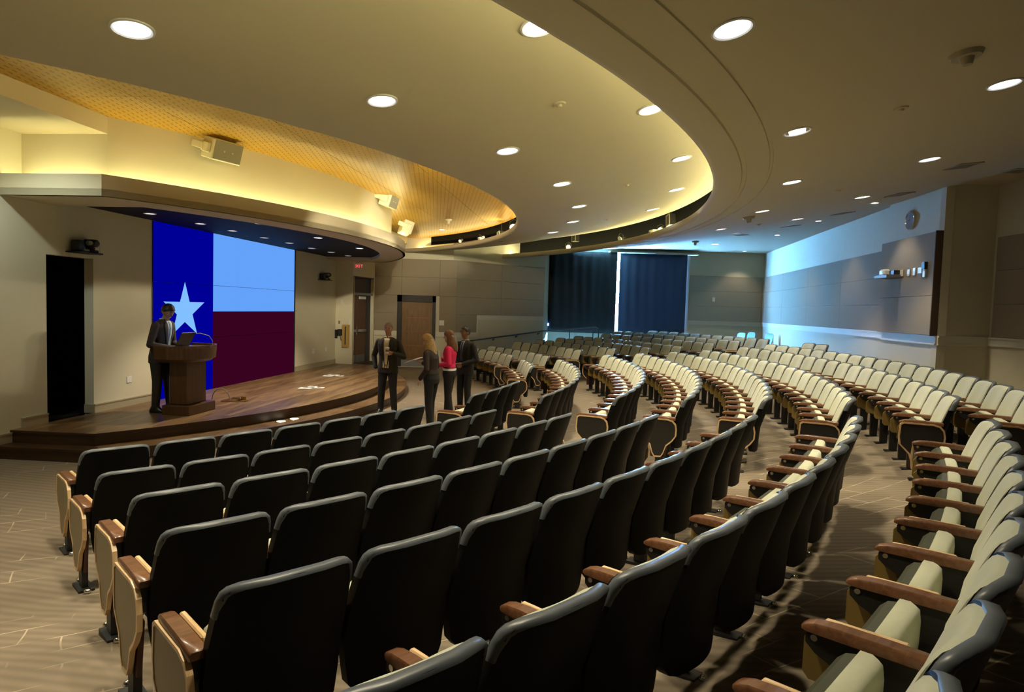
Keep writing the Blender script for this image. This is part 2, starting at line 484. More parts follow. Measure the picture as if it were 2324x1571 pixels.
ORD = ['first','second','third','fourth','fifth','sixth','seventh','eighth','ninth','tenth','eleventh','twelfth','thirteenth','fourteenth','fifteenth','sixteenth','seventeenth','eighteenth','nineteenth','twentieth','twenty-first']
# ================================================================== THE SHELL
H_TOP = 5.6
FLOOR = [(0, 0), (12.6, 0.0), (13.2, 0.013), (14.25, 0.143), (15.1, 0.202), (16.0, 0.266), (16.9, 0.324), (17.75, 0.429), (18.55, 0.52), (19.5, 0.58), (21.0, 0.62), (40, 0.62)]
mb = MB()
prof = [(R, interp(FLOOR, R)) for R in (3.0, 9.0, 12.6, 13.2, 13.7, 14.25, 15.1, 16.0, 16.9, 17.75, 18.55, 19.5, 21.0, 26.0, 34.0)]
revolve(mb, prof, 0.05, 2.95, 90)
structure(mb.build('floor', 'carpet'), 'ribbed taupe carpet with pale broken strokes rising gently towards the back')
mb = MB(); mb.box((-30, -20, H_TOP), (30, 45, H_TOP + 0.2))
structure(mb.build('ceiling_deck', 'black_void'), 'dark deck above the ceiling gaps')

# ---- stage wall (one plane a = 5.95) with a doorway and the video wall
WA = 5.95
DB0, DB1, DZ = -4.28, -3.40, 2.69
ST = 0.33                                  # stage floor height
B_END = 6.30
def ab_slab(mb, a0, a1, b0, b1, z0, z1):
    ps = [AB(a0, b0, z0), AB(a1, b0, z0), AB(a1, b1, z0), AB(a0, b1, z0)]
    mb.prism(ps, (0, 0, z1 - z0)); return mb
mb = MB()
ab_slab(mb, WA - 0.15, WA, -10.0, DB0, 0, H_TOP)
ab_slab(mb, WA - 0.15, WA, DB0, DB1, DZ, H_TOP)
ab_slab(mb, WA - 0.15, WA, DB1, B_END, 0, H_TOP)
wall_stage = structure(mb.build('wall_stage', 'cream_plaster'), 'cream plaster wall behind the stage')
mb = MB()                                   # unlit passage behind the doorway, its darkness painted as black
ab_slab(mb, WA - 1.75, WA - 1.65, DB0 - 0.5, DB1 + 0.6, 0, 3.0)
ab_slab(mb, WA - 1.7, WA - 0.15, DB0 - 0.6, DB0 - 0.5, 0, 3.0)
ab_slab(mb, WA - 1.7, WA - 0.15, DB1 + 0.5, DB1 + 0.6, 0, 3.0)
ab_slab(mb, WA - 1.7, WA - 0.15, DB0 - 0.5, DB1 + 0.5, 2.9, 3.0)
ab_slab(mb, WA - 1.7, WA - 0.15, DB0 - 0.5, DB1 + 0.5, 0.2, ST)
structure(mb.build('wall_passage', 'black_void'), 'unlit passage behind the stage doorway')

# ---- side wall holding the double door, seen at a slant, and the return behind it
FW0, FW1, FW2 = Vector((-4.82, 23.0)), Vector((-2.10, 23.0)), Vector((1.20, 26.0))
SJ = Vector((-4.77, 19.66, 0)); SD0, SD1 = SJ, Vector((-4.44, 21.15, 0))
sdir = (SD1 - SD0).normalized(); slen = (SD1 - SD0).length
def side_pt(u, z=0, out=0.0):               # out > 0 towards the room
    n = Vector((sdir.y, -sdir.x, 0))
    return SD0 + sdir * u + n * out + Vector((0, 0, z))
def slab_u(mb, fn, u0, u1, z0, z1, o0, o1):
    mb.prism([fn(u0, z0, o0), fn(u1, z0, o0), fn(u1, z0, o1), fn(u0, z0, o1)], (0, 0, z1 - z0)); return mb
D1U0, D1U1, D1Z = 0.06, slen - 0.04, 2.96
mb = MB()
slab_u(mb, side_pt, 0, D1U0, 0, H_TOP, 0, -0.14)
slab_u(mb, side_pt, D1U0, D1U1, D1Z, H_TOP, 0, -0.14)
slab_u(mb, side_pt, D1U1, slen, 0, H_TOP, 0, -0.14)
wall_seg(mb, AB(WA, B_END), SJ, 0, H_TOP, 0.14, 1)
wall_seg(mb, SD1, FW0, 0, H_TOP, 0.12, 1)
structure(mb.build('wall_side', 'cream_plaster'), 'short cream wall holding the double door')

# ---- far wall with the single door, bending away to the curtained window
D2X0, D2X1, D2Z = -4.00, -2.69, 2.48
mb = MB()
wall_seg(mb, FW0, (D2X0, 23.0), 0, H_TOP); wall_seg(mb, (D2X0, 23.0), (D2X1, 23.0), D2Z, H_TOP); wall_seg(mb, (D2X1, 23.0), FW1, 0, H_TOP)
wall_seg(mb, FW1, FW2, 0, H_TOP)
wall_seg(mb, FW2, (1.50, 27.9), 0, H_TOP)
wall_far = structure(mb.build('wall_far', 'cream_plaster'), 'cream wall beside the single wooden door')
WY = 27.8
CX0, CX1, CZ0, CZ1 = 1.52, 7.18, 1.30, 4.58
mb = MB()
wall_seg(mb, (1.2, WY), (CX0, WY), 0, H_TOP); wall_seg(mb, (CX0, WY), (CX1, WY), 0, CZ0); wall_seg(mb, (CX0, WY), (CX1, WY), CZ1, H_TOP)
wall_seg(mb, (CX1, WY), (10.6, WY), 0, H_TOP)
wall_back = structure(mb.build('wall_back', 'cream_plaster'), 'pale back wall around the curtained window')
W0, W1 = Vector((10.45, 27.8)), Vector((8.55, 15.05))
P0, P1 = Vector((8.40, 15.05)), Vector((8.08, 12.6))
Q1, Q2 = Vector((9.06, 12.6)), Vector((8.75, -3.5))
mb = MB()
wall_seg(mb, W1, W0, 0, H_TOP, 0.15, -1); wall_seg(mb, P0, (8.7, 15.05), 0, H_TOP, 0.1, -1); wall_seg(mb, P1, P0, 0, H_TOP, 0.15, -1)
wall_seg(mb, (8.08, 12.6), Q1, 0, H_TOP, 0.15, 1); wall_seg(mb, Q2, Q1, 0, H_TOP, 0.15, -1)
wall_right = structure(mb.build('wall_right', 'cream_plaster'), 'pale right hand wall with a projecting pier')
# walls behind the camera, mirrored from the far end, close the room, darkened against bounce
mb = MB()
pts = [AB(WA, -9.9), AB(11.4, -12.6), AB(15.0, -14.9), (8.75, -3.5)]
for A, B in zip(pts, pts[1:]): wall_seg(mb, A, B, 0, H_TOP, 0.15, -1)
structure(mb.build('wall_near', 'panel_edge'), 'unseen wall behind the viewer, darkened to cut bounced light')

# ---- upholstered wall panels, each a piece of its wall
_pm = {}
def wall_panel(parent, A, B, side, u0, u1, z0, z1, th=0.035, gap=0.004, m='fabric_panel'):
    A = Vector(A[:2]); B = Vector(B[:2]); d = (B - A).normalized(); n = Vector((-d.y, d.x)) * side
    w, h = u1 - u0 - gap, z1 - z0 - gap
    key = (round(w, 3), round(h, 3), th, m)
    if key not in _pm:
        q = MB(); q.rbox((0, 0, 0), (w, th, h), 0.006); _pm[key] = q.mesh('wall_panel', m)
    o = link('wall_panel', _pm[key], parent)
    p = A + d * (u0 + gap / 2)
    o.matrix_world = Matrix(((d.x, n.x, 0, p.x), (d.y, n.y, 0, p.y), (0, 0, 1, z0 + gap / 2), (0, 0, 0, 1)))
    return o
BL, BH = (1.24, 1.86, 2.48, 3.11, 3.74), (1.86, 2.48, 3.11, 3.74)
for z0, z1 in zip(BL, BL[1:]):
    wall_panel(wall_far, FW0, FW1, -1, 0.0, 0.95, z0, z1)
    wall_panel(wall_far, FW0, FW1, -1, 2.26, 2.85, z0, z1)
for z0, z1 in zip(BL[2:], BL[3:]): wall_panel(wall_far, FW0, FW1, -1, 0.95, 2.26, z0, z1)
FL = (FW2 - FW1).length
U_STEP = 1.06
for z0, z1 in zip(BL, BL[1:]):
    if z0 < 1.8: wall_panel(wall_far, FW1, FW2, -1, 0.03, U_STEP, z0, z1)
    else:
        wall_panel(wall_far, FW1, FW2, -1, 0.03, 2.2, z0, z1); wall_panel(wall_far, FW1, FW2, -1, 2.2, FL - 0.03, z0, z1)
for z0, z1 in zip(BH, BH[1:]):
    wall_panel(wall_back, (7.30, WY), (10.42, WY), -1, 0.02, 3.08, z0, z1)
    for k in range(4):
        L = (W0 - W1).length; wall_panel(wall_right, W1, W0, 1, 0.12 + k * (L - 0.2) / 4, 0.12 + (k + 1) * (L - 0.2) / 4, z0, z1)
    for k in range(4): wall_panel(wall_right, Q2, Q1, 1, 3.6 + k * 3.1, 6.7 + k * 3.1, z0, z1)
PL = (P0 - P1).length
for z0, z1 in ((1.86, 2.62), (2.62, 3.84)): wall_panel(wall_right, P1, P0, 1, 0.03, PL, z0, z1, th=0.12)
q = MB(); Mq = plane_M(P1, P0); q.rbox((0.0, 0.0, 1.85), (0.03, 0.135, 3.85), 0.004, Mq); q.build('panel_edge_strip', 'panel_edge', wall_right)

# ---- chair rails: a shadow line and a moulded board
def rail(name, segs, zt, side, h=0.16, label=None):
    mb = MB()
    for A, B in segs:
        A = Vector(A[:2]); B = Vector(B[:2]); M = plane_M(A, B); L = (B - A).length
        y = lambda v: v * side
        for (d, za, zb) in ((0.055, zt - 0.03, zt), (0.030, zt - h + 0.03, zt - 0.03), (0.045, zt - h, zt - h + 0.03)):
            mb.box((0, min(0, y(d)), za), (L, max(0, y(d)), zb), M)
    structure(mb.build(name, 'white_trim'), label)
rail('trim_1', [(FW0, (D2X0 - 0.02, 23.0)), ((D2X1 + 0.02, 23.0), FW1), (FW1, FW1 + (FW2 - FW1).normalized() * U_STEP)], 1.24, -1, label='low moulded rail beside the wooden door')
_f = (FW2 - FW1).normalized()
rail('trim_2', [(FW1 + _f * U_STEP, FW2)], 1.86, -1, label='raised moulded rail above the ramp')
mb = MB(); M = plane_M(FW1, FW2); mb.box((U_STEP, -0.05, 1.09), (U_STEP + 0.06, 0, 1.86), M)
structure(mb.build('trim_3', 'white_trim'), 'upright moulding where the rail steps up')
rail('trim_4', [((CX1 + 0.1, WY), (10.45, WY))], 1.86, -1, label='moulded rail on the back wall')
rail('trim_5', [(W1, W0), (Q2, Q1)], 1.86, 1, label='moulded rail along the right wall')
rail('trim_6', [(P1, P0)], 1.86, 1, h=0.18, label='moulded rail on the pier')
rail('trim_7', [(P1, Q1)], 1.86, -1, h=0.18, label='moulded rail on the pier side')

# ---- baseboards
def base_ab(name, b0, b1, z, label):
    mb = MB(); ab_slab(mb, WA, WA + 0.018, b0, b1, z, z + 0.13); ab_slab(mb, WA, WA + 0.026, b0, b1, z + 0.115, z + 0.135)
    structure(mb.build(name, 'base_trim'), label)
base_ab('baseboard_passage', -4.72, DB0, ST, 'short baseboard left of the doorway')
base_ab('baseboard_step', -5.10, -4.80, 0.165, 'short baseboard beside the lower step')
base_ab('baseboard_near', -9.9, -5.12, 0.0, 'baseboard on the carpet')
base_ab('baseboard_stage', DB1, -2.05, ST, 'baseboard between the doorway and the screen')
base_ab('baseboard_far', 3.52, B_END, ST, 'baseboard right of the screen')
mb = MB(); ab_slab(mb, WA - 0.15, WA, DB1 - 0.018, DB1 + 0.0, ST, ST + 0.13)
structure(mb.build('baseboard_jamb', 'base_trim'), 'baseboard return in the doorway')

# ================================================================== STAGE
TL, TR = 0.83, 2 * AX - 0.83
def stage_outline(R, n=48, inset=0.0):
    pts = [PC(R, TL + (TR - TL) * i / n, 0, S) for i in range(n + 1)]
    a0, b0 = to_ab(pts[0]); a1, b1 = to_ab(pts[-1])
    return [AB(WA, b0 - 0.06)] + pts + [AB(WA, B_END + 0.0), ]
R_TOP, R_LOW = 9.52, 9.93
def platform(name, R, z0, z1, nose, label):
    out = stage_outline(R)
    mb = MB(); mb.prism([(p.x, p.y, z0) for p in out], (0, 0, z1 - z0 - 0.03))
    body = structure(mb.build(name, 'stage_edge'), label)
    out2 = stage_outline(R + nose)
    mb = MB(); mb.prism([(p.x, p.y, z1 - 0.03) for p in out2], (0, 0, 0.028))
    mb.build('nosing', 'stage_edge', body)
    return body, out2
low_step, low_out = platform('stage_step', R_LOW, 0.0, 0.165, 0.025, 'dark wooden lower step curving round the stage')
stage, top_out = platform('stage_floor', R_TOP, 0.0, 0.33, 0.025, 'raised wooden stage platform')

# boards laid along the stage wall, clipped to the curved outline (convex)
def clip_convex(poly, hull):
    out = poly
    m = len(hull)
    for i in range(m):
        A, B = hull[i], hull[(i + 1) % m]
        e = (B[0] - A[0], B[1] - A[1])
        inp, out = out, []
        if not inp: return []
        def ins(p): return e[0] * (p[1] - A[1]) - e[1] * (p[0] - A[0])
        for j in range(len(inp)):
            p, q2 = inp[j], inp[(j + 1) % len(inp)]
            fp, fq = ins(p), ins(q2)
            if fp >= 0: out.append(p)
            if (fp >= 0) != (fq >= 0):
                t = fp / (fp - fq); out.append((p[0] + (q2[0] - p[0]) * t, p[1] + (q2[1] - p[1]) * t))
    return out
def ccw(h):
    ar = sum(h[i][0] * h[(i+1) % len(h)][1] - h[(i+1) % len(h)][0] * h[i][1] for i in range(len(h)))
    return h if ar > 0 else h[::-1]
hull = ccw([(p.x, p.y) for p in top_out])
aa = [to_ab(p)[0] for p in top_out]; bb = [to_ab(p)[1] for p in top_out]
rnd = random.Random(3)
BW, nb = 0.127, 0
a = WA
boards = []
while a < max(aa):
    b = min(bb) - rnd.uniform(0, 1.6)
    while b < max(bb):
        L = rnd.uniform(1.5, 2.9)
        poly = [AB(a + 0.001, b + 0.001), AB(a + BW - 0.001, b + 0.001), AB(a + BW - 0.001, b + L - 0.001), AB(a + 0.001, b + L - 0.001)]
        poly = clip_convex(ccw([(p.x, p.y) for p in poly]), hull)
        if len(poly) >= 3: boards.append(poly)
        b += L
    a += BW
for poly in boards:
    mb = MB(); mb.prism([(p[0], p[1], ST - 0.003) for p in poly], (0, 0, 0.004 + rnd.uniform(0, 0.0006)))
    mb.build('board', 'stage_boards', stage)
# tread of the lower step: one ring of board segments
for i in range(30):
    t0 = TL + (TR - TL) * i / 30; t1 = TL + (TR - TL) * (i + 1) / 30 - 0.0004
    mb = MB()
    poly = [PC(R_TOP - 0.02, t0, 0.162, S), PC(R_LOW + 0.025, t0, 0.162, S), PC(R_LOW + 0.025, (t0 + t1) / 2, 0.162, S), PC(R_LOW + 0.025, t1, 0.162, S), PC(R_TOP - 0.02, t1, 0.162, S)]
    mb.prism(poly, (0, 0, 0.0045)); mb.build('tread_board', 'stage_boards', low_step)

# ================================================================== CEILINGS
MAINP = [(15.52, 3.97), (16.45, 4.15), (18.2, 4.40), (19.5, 4.58), (20.4, 4.72), (22.0, 4.74), (40.0, 4.74)]
RINGP = [(12.02, 3.95), (13.15, 4.08), (14.0, 4.22), (14.95, 4.42), (15.8, 4.58)]
def lip(R, z, r=0.08):
    return [(R + 0.45, z + 2*r), (R + 0.02, z + 2*r)] + [(R - r * 0.0 - r * sin(pi * k / 8), z + r + r * cos(pi * k / 8)) for k in range(1, 8)] + [(R + 0.02, z)]
mb = MB()
g = lambda R, d=0.0: (R, interp(MAINP, R) + d)
prof = lip(15.50, 3.97, 0.08) + [g(15.80), g(15.81, 0.02), g(15.86, 0.02), g(15.87), g(16.14), g(16.145, 0.015), g(16.18, 0.015), g(16.185), g(16.45), g(17.3), g(18.2), g(18.9), g(19.5), g(20.4), g(22), g(30), g(40)]
revolve(mb, prof, 0.05, 2.95, 140)
structure(mb.build('ceiling', 'ceiling_plaster', smooth=0.5), 'pale plaster ceiling sloping up from a curved lip')
mb = MB()
prof = lip(12.0, 3.95, 0.065) + [(13.15, 4.08), (14.0, 4.22), (14.95, 4.42), (15.8, 4.58), (15.8, 4.66), (12.9, 4.30), (12.45, 4.2)]
revolve(mb, prof, 0.05, 2.95, 140)
structure(mb.build('ceiling_ring', 'ceiling_plaster', smooth=0.5), 'curved plaster ceiling ring between the two lips')
mb = MB(); revolve(mb, [(16.3, 4.13), (16.3, H_TOP)], 0.05, 2.95, 120); revolve(mb, [(12.62, 4.24), (12.62, H_TOP)], 0.05, 2.95, 120)
structure(mb.build('ceiling_upstand', 'black_void'), 'black upstands inside the ceiling gaps')

# cove lamps lying out of sight on the lips
def cove(name, m, R, z, t0, t1, c, label, r=0.014):
    mb = MB(); mb.tube([PC(R, t0 + (t1 - t0) * i / 60, z, c) for i in range(61)], r, 5)
    return mb.build(name, m, label=label, cat='lamp')
cove('cove_lamp', 'cove_ring', 15.84, 4.146, 0.10, 2.55, C, 'long curved cove lamp on the outer ceiling lip')
cove('cove_lamp', 'cove_gold', 12.33, 4.095, 0.10, 2.55, C, 'long curved cove lamp on the inner ceiling lip')

# gold ceiling: slotted veneer panels at z = 4.5, clipped to a circle
GZ, GR = 4.45, 12.25
circ = [PC(GR, 2 * pi * i / 120) for i in range(120)]
hullg = ccw([(p.x, p.y) for p in circ])
mb = MB(); ps = [(p[0], p[1], GZ + 0.03) for p in hullg]; mb.prism(ps, (0, 0, 0.03))
gold = structure(mb.build('ceiling_gold', 'black_void'), 'veneered ceiling over the stage front')
for i in range(7):
    for j in range(12):
        a0 = 6.9 + 1.22 * (i - 1); b0 = -12.2 + 2.08 * j + 0.5
        poly = [AB(a0 + 0.004, b0 + 0.004), AB(a0 + 1.216, b0 + 0.004), AB(a0 + 1.216, b0 + 2.076), AB(a0 + 0.004, b0 + 2.076)]
        poly = clip_convex(ccw([(p.x, p.y) for p in poly]), hullg)
        if len(poly) < 3: continue
        mb = MB(); mb.prism([(p[0], p[1], GZ) for p in poly], (0, 0, 0.025)); mb.build('veneer_panel', 'gold_veneer', gold)

# ================================================================== STAGE CANOPY
RB = 9.85
def canopy_out(R, da=0.0, n=40, tl=TL):
    tr = 2 * AX - tl
    pts = [PC(R, tl + (tr - tl) * i / n, 0, S) for i in range(n + 1)]
    return pts
mb = MB()
o1, o0 = canopy_out(RB), canopy_out(RB - 0.05, tl=TL + 0.006)
bL, bR = to_ab(o1[0])[1], to_ab(o1[-1])[1]
full1 = [AB(WA, bL)] + o1 + [AB(WA, bR)]
full0 = [AB(WA, bL + 0.05)] + o0 + [AB(WA, bR - 0.05)]
for (p, q2, r2, s2) in zip(full1, full1[1:], full0[1:], full0):
    mb.prism([(p.x, p.y, 3.38), (q2.x, q2.y, 3.38), (r2.x, r2.y, 3.38), (s2.x, s2.y, 3.38)], (0, 0, 0.27))
canopy = structure(mb.build('ceiling_canopy', 'ceiling_plaster', smooth=0.3), 'curved plaster canopy band over the stage')
# light border below the band and the dark soffit inside it
mb = MB()
oi = canopy_out(RB - 0.62, tl=TL + 0.075); bi0, bi1 = to_ab(oi[0])[1], to_ab(oi[-1])[1]
fi = [AB(WA, bi0)] + oi + [AB(WA, bi1)]
for (p, q2, r2, s2) in zip(full1, full1[1:], fi[1:], fi):
    mb.prism([(p.x, p.y, 3.38), (q2.x, q2.y, 3.38), (r2.x, r2.y, 3.38), (s2.x, s2.y, 3.38)], (0, 0, 0.09))
mb.build('soffit_border', 'ceiling_plaster', canopy)
mb = MB(); mb.prism([(p.x, p.y, 3.455) for p in fi], (0, 0, 0.02)); mb.build('dark_soffit', 'black_soffit', canopy)
# wall above the cove, its lit niche at the near end and the bulkheads
TU = TL + 0.018
up = canopy_out(9.50, tl=TU)
mb = MB()
for p, q2 in zip(up, up[1:]):
    n0 = (Vector((p.x, p.y)) - S).normalized() * 0.05; n1 = (Vector((q2.x, q2.y)) - S).normalized() * 0.05
    mb.prism([(p.x, p.y, 3.4), (q2.x, q2.y, 3.4), (q2.x - n1.x, q2.y - n1.y, 3.4), (p.x - n0.x, p.y - n0.y, 3.4)], (0, 0, GZ - 3.4 + 0.02))
uL, uR = to_ab(up[0]), to_ab(up[-1])
for (aa_, b_) , s_ in ((uL, -1), (uR, 1)):
    wall_seg(mb, AB(WA, b_), AB(aa_, b_), 3.4, GZ + 0.02, 0.05, -s_ * -1 if s_ > 0 else 1)
structure(mb.build('wall_fascia', 'cream_plaster', smooth=0.3), 'curved cream wall above the canopy cove')
mb = MB()
ab_slab(mb, uL[0] - 0.03, uL[0], -10.0, uL[1], 4.23, H_TOP)
ab_slab(mb, WA, uL[0] - 0.03, -10.0, uL[1], 4.23, 4.28)
ab_slab(mb, uR[0] - 0.03, uR[0], uR[1], 9.5, 4.23, H_TOP)
ab_slab(mb, WA, uR[0] - 0.03, uR[1], 9.5, 4.23, 4.28)
structure(mb.build('ceiling_bulkhead', 'ceiling_plaster'), 'plaster bulkhead and niche ceiling beside the canopy')
mb = MB(); mb.tube([Vector((p.x, p.y, 3.53)) for p in canopy_out(9.68, tl=TL + 0.014, n=60)], 0.014, 5)
mb.build('cove_lamp', 'cove_band', label='curved cove lamp hidden behind the canopy band', cat='lamp')
mb = MB(); mb.tube([AB(WA + 0.1 + 0.1 * i, bL + 0.16, 3.53) for i in range(int((to_ab(o1[0])[0] - WA - 0.2) / 0.1))], 0.014, 5)
mb.build('cove_lamp', 'cove_band', label='short straight cove lamp in the near niche', cat='lamp')
# ================================================================== AUDITORIUM SEATS
def yb(z): return 0.32 * (0.86 - z) if z > 0.5 else 0.1152 + 0.06 * (0.5 - z)
LV = [(0.235, 0.17), (0.25, 0.215), (0.29, 0.246), (0.40, 0.262), (0.52, 0.268), (0.66, 0.265), (0.77, 0.257), (0.83, 0.250), (0.862, 0.240), (0.880, 0.222), (0.892, 0.185), (0.898, 0.10)]
def back_ring(z, w, y0, y1, n=8, curve=0.062):
    xs = [-w + 2 * w * i / n for i in range(n + 1)]
    cv = lambda x: curve * (x / 0.26) ** 2
    ring = [Vector((x, yb(z) + y0 + cv(x), z)) for x in xs]
    ring += [Vector((x * 0.995, yb(z) + y1 + cv(x), z)) for x in xs[::-1]]
    return ring
def m_shell():
    q = MB()
    rings = []
    for k, (z, w) in enumerate(LV):
        th = 0.030 if k < len(LV) - 2 else (0.022 if k == len(LV) - 2 else 0.012)
        rings.append(back_ring(z, w, -0.022 if k < len(LV) - 2 else -0.014, th - 0.004))
    q.loft(rings); return q.mesh('back_shell', 'charcoal_shell', smooth=1.0)
def m_rim_highlight():  # top strip of the shell edge, its highlight put into the colour
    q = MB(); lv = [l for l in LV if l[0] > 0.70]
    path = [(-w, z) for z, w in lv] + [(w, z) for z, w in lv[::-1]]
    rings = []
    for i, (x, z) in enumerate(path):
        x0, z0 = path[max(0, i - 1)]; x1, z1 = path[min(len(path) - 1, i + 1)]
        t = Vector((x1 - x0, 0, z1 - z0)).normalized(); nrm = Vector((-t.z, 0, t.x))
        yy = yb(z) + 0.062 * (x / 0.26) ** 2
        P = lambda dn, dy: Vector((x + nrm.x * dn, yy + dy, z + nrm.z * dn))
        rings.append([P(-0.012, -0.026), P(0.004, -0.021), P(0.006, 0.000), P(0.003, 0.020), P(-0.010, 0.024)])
    q.loft(rings); return q.mesh('rim_highlight', 'slate_rim_highlight', smooth=1.2)
def m_cushion():
    q = MB(); rings = []
    L2 = [(0.37, 0.190, 0.030), (0.385, 0.222, 0.055), (0.45, 0.240, 0.072), (0.58, 0.248, 0.078), (0.70, 0.246, 0.074), (0.79, 0.238, 0.068), (0.835, 0.231, 0.062), (0.862, 0.219, 0.055), (0.877, 0.198, 0.048), (0.886, 0.16, 0.042), (0.890, 0.08, 0.036)]
    for z, w, t in L2:
        n = 8; xs = [-w + 2 * w * i / n for i in range(n + 1)]
        cv = lambda x: 0.062 * (x / 0.26) ** 2
        r = [Vector((x, yb(z) + 0.010 + cv(x), z)) for x in xs]
        r += [Vector((x, yb(z) + 0.010 + cv(x) + t * (1 - 0.55 * abs(x / w) ** 5), z)) for x in xs[::-1]]
        rings.append(r)
    q.loft(rings); return q.mesh('back_cushion', 'sage_fabric', smooth=1.0)
def m_seat():
    q = MB()
    def ring(z, w, y0, y1): return [Vector(p) for p in ((-w, y0 + 0.02, z), (-w * 0.86, y0, z), (w * 0.86, y0, z), (w, y0 + 0.02, z), (w, y1, z), (-w, y1, z))]
    q.loft([ring(0.365, 0.19, 0.30, 0.36), ring(0.39, 0.205, 0.285, 0.372), ring(0.48, 0.208, 0.278, 0.370), ring(0.565, 0.205, 0.276, 0.364), ring(0.612, 0.196, 0.280, 0.360), ring(0.630, 0.180, 0.294, 0.350)])
    return q.mesh('seat_cushion', 'sage_fabric', smooth=1.0)
def m_pan():
    q = MB()
    def ring(z, w, y1): return [Vector(p) for p in ((-w, 0.355, z), (w, 0.355, z), (w * 0.9, y1, z), (-w * 0.9, y1, z))]
    q.loft([ring(0.35, 0.17, 0.40), ring(0.38, 0.20, 0.435), ring(0.52, 0.20, 0.432), ring(0.585, 0.19, 0.415), ring(0.618, 0.17, 0.385)])
    return q.mesh('seat_pan', 'olive_plastic', smooth=0.6)
XA = -0.28
def m_arm():
    q = MB()
    rings = []
    for y, z, w, h in ((0.155, 0.634, 0.030, 0.030), (0.168, 0.640, 0.034, 0.038), (0.30, 0.644, 0.034, 0.040), (0.44, 0.646, 0.033, 0.040), (0.51, 0.642, 0.031, 0.036), (0.545, 0.632, 0.026, 0.026), (0.560, 0.620, 0.018, 0.012)):
        rings.append([Vector((XA + sx * w * k, y, z - dz * h)) for sx, k, dz in ((-1, 1, 1), (1, 1, 1), (1, 1, 0.25), (1, 0.8, 0), (-1, 0.8, 0), (-1, 1, 0.25))])
    q.loft(rings); return q.mesh('armrest', 'arm_wood', smooth=0.9)
SUP = [(0.18, 0.612), (0.53, 0.612), (0.545, 0.595), (0.543, 0.565), (0.51, 0.535), (0.42, 0.49), (0.395, 0.44), (0.385, 0.02), (0.295, 0.02), (0.285, 0.42), (0.22, 0.46), (0.18, 0.52)]
def m_support():
    q = MB(); q.prism([(XA - 0.02, y, z) for y, z in SUP], (0.04, 0, 0))
    q.box((XA - 0.05, 0.24, -0.05), (XA + 0.05, 0.44, 0.014))
    return q.mesh('arm_support', 'black_metal')
def m_bolt():
    q = MB(); q.disc_cyl((XA - 0.023, 0.515, 0.588), (1, 0, 0), 0.012, 0.012, 0.046, 10)
    return q.mesh('bolt_cover', 'chrome', smooth=0.8)
def m_cap(y):
    q = MB(); q.sphere((XA, y, 0.014), 0.024, 8, 5, (1.1, 1, 0.8)); return q.mesh('foot_cap', 'chrome', smooth=0.8)
TAB = [(0.24, 0.62), (0.51, 0.62), (0.565, 0.555), (0.567, 0.43), (0.545, 0.405), (0.30, 0.40), (0.24, 0.45)]
def m_tablet():
    q = MB(); q.prism([(XA + 0.040, y, z) for y, z in TAB], (0.016, 0, 0)); return q.mesh('writing_tablet', 'mustard_laminate')
def m_tabedge():
    q = MB(); q.rbox((XA + 0.037, 0.24, 0.614), (XA + 0.062, 0.50, 0.640), 0.006)
    return q.mesh('tablet_edge', 'edge_wood')
END = [(y + 0.125, z + 0.012) for y, z in [(0.425, 0.585), (0.40, 0.602), (0.12, 0.602), (0.06, 0.585), (0.025, 0.545), (0.012, 0.48), (0.016, 0.40), (0.06, 0.335), (0.13, 0.27), (0.165, 0.17), (0.19, 0.13), (0.27, 0.125), (0.30, 0.17), (0.33, 0.27), (0.425, 0.37), (0.435, 0.45)]]
def m_endpanel(sx, m='tan_laminate'):
    q = MB(); x = sx * (abs(XA) + 0.022)
    q.prism([(x, y, z) for y, z in END], (sx * 0.018, 0, 0)); return q.mesh('end_panel', m)
def m_endedge(sx):
    q = MB(); x0 = sx * (abs(XA) + 0.022); n = len(END)
    cy = sum(p[0] for p in END) / n; cz = sum(p[1] for p in END) / n
    for i in range(n):
        (y0, z0), (y1, z1) = END[i], END[(i + 1) % n]
        def inn(y, z, k=0.012):
            d = math.hypot(y - cy, z - cz); return (y + (cy - y) * k / d, z + (cz - z) * k / d)
        def out(y, z, k=0.006):
            d = math.hypot(y - cy, z - cz); return (y - (cy - y) * k / d, z - (cz - z) * k / d)
        a, b, c, d = out(y0, z0), out(y1, z1), inn(y1, z1), inn(y0, z0)
        q.prism([(x0 - sx * 0.002, *a), (x0 - sx * 0.002, *b), (x0 - sx * 0.002, *c), (x0 - sx * 0.002, *d)], (sx * 0.024, 0, 0))
    return q.mesh('panel_edge', 'edge_wood')
def m_endleg(sx):
    q = MB(); x = sx * abs(XA)
    q.prism([(x - 0.012, y, z) for y, z in ((0.22, 0.42), (0.46, 0.42), (0.45, 0.13), (0.27, 0.13))], (0.024, 0, 0)); return q.mesh('end_leg_panel', 'maroon_panel')
ME = dict(back_shell=m_shell(), rim_highlight=m_rim_highlight(), back_cushion=m_cushion(), seat_cushion=m_seat(), seat_pan=m_pan(), armrest=m_arm(), arm_support=m_support(), bolt_cover=m_bolt(), writing_tablet=m_tablet(), tablet_edge=m_tabedge())
ME_END = {-1: (m_endpanel(-1), m_endedge(-1), m_endleg(-1)), 1: (m_endpanel(1), m_endedge(1), m_endleg(1))}
def m_shift(me, dx, name):
    c = me.copy(); c.name = name
    for v in c.vertices: v.co.x += dx
    return c
ME_SHADED = {sx: m_endpanel(sx, 'black_metal') for sx in (-1, 1)}  # same end panels in black, their shade painted into the colour
ME_R = {k: m_shift(ME[k], 0.56, k) for k in ('armrest', 'arm_support', 'bolt_cover')}
def m_dot():
    q = MB(); q.disc_cyl((-0.150, 0.425, 0.560), (0, 0.7, 0.7), 0.018, 0.015, 0.008, 10); return q.mesh('pan_screw', 'white_plastic')
ME['pan_screw'] = m_dot()
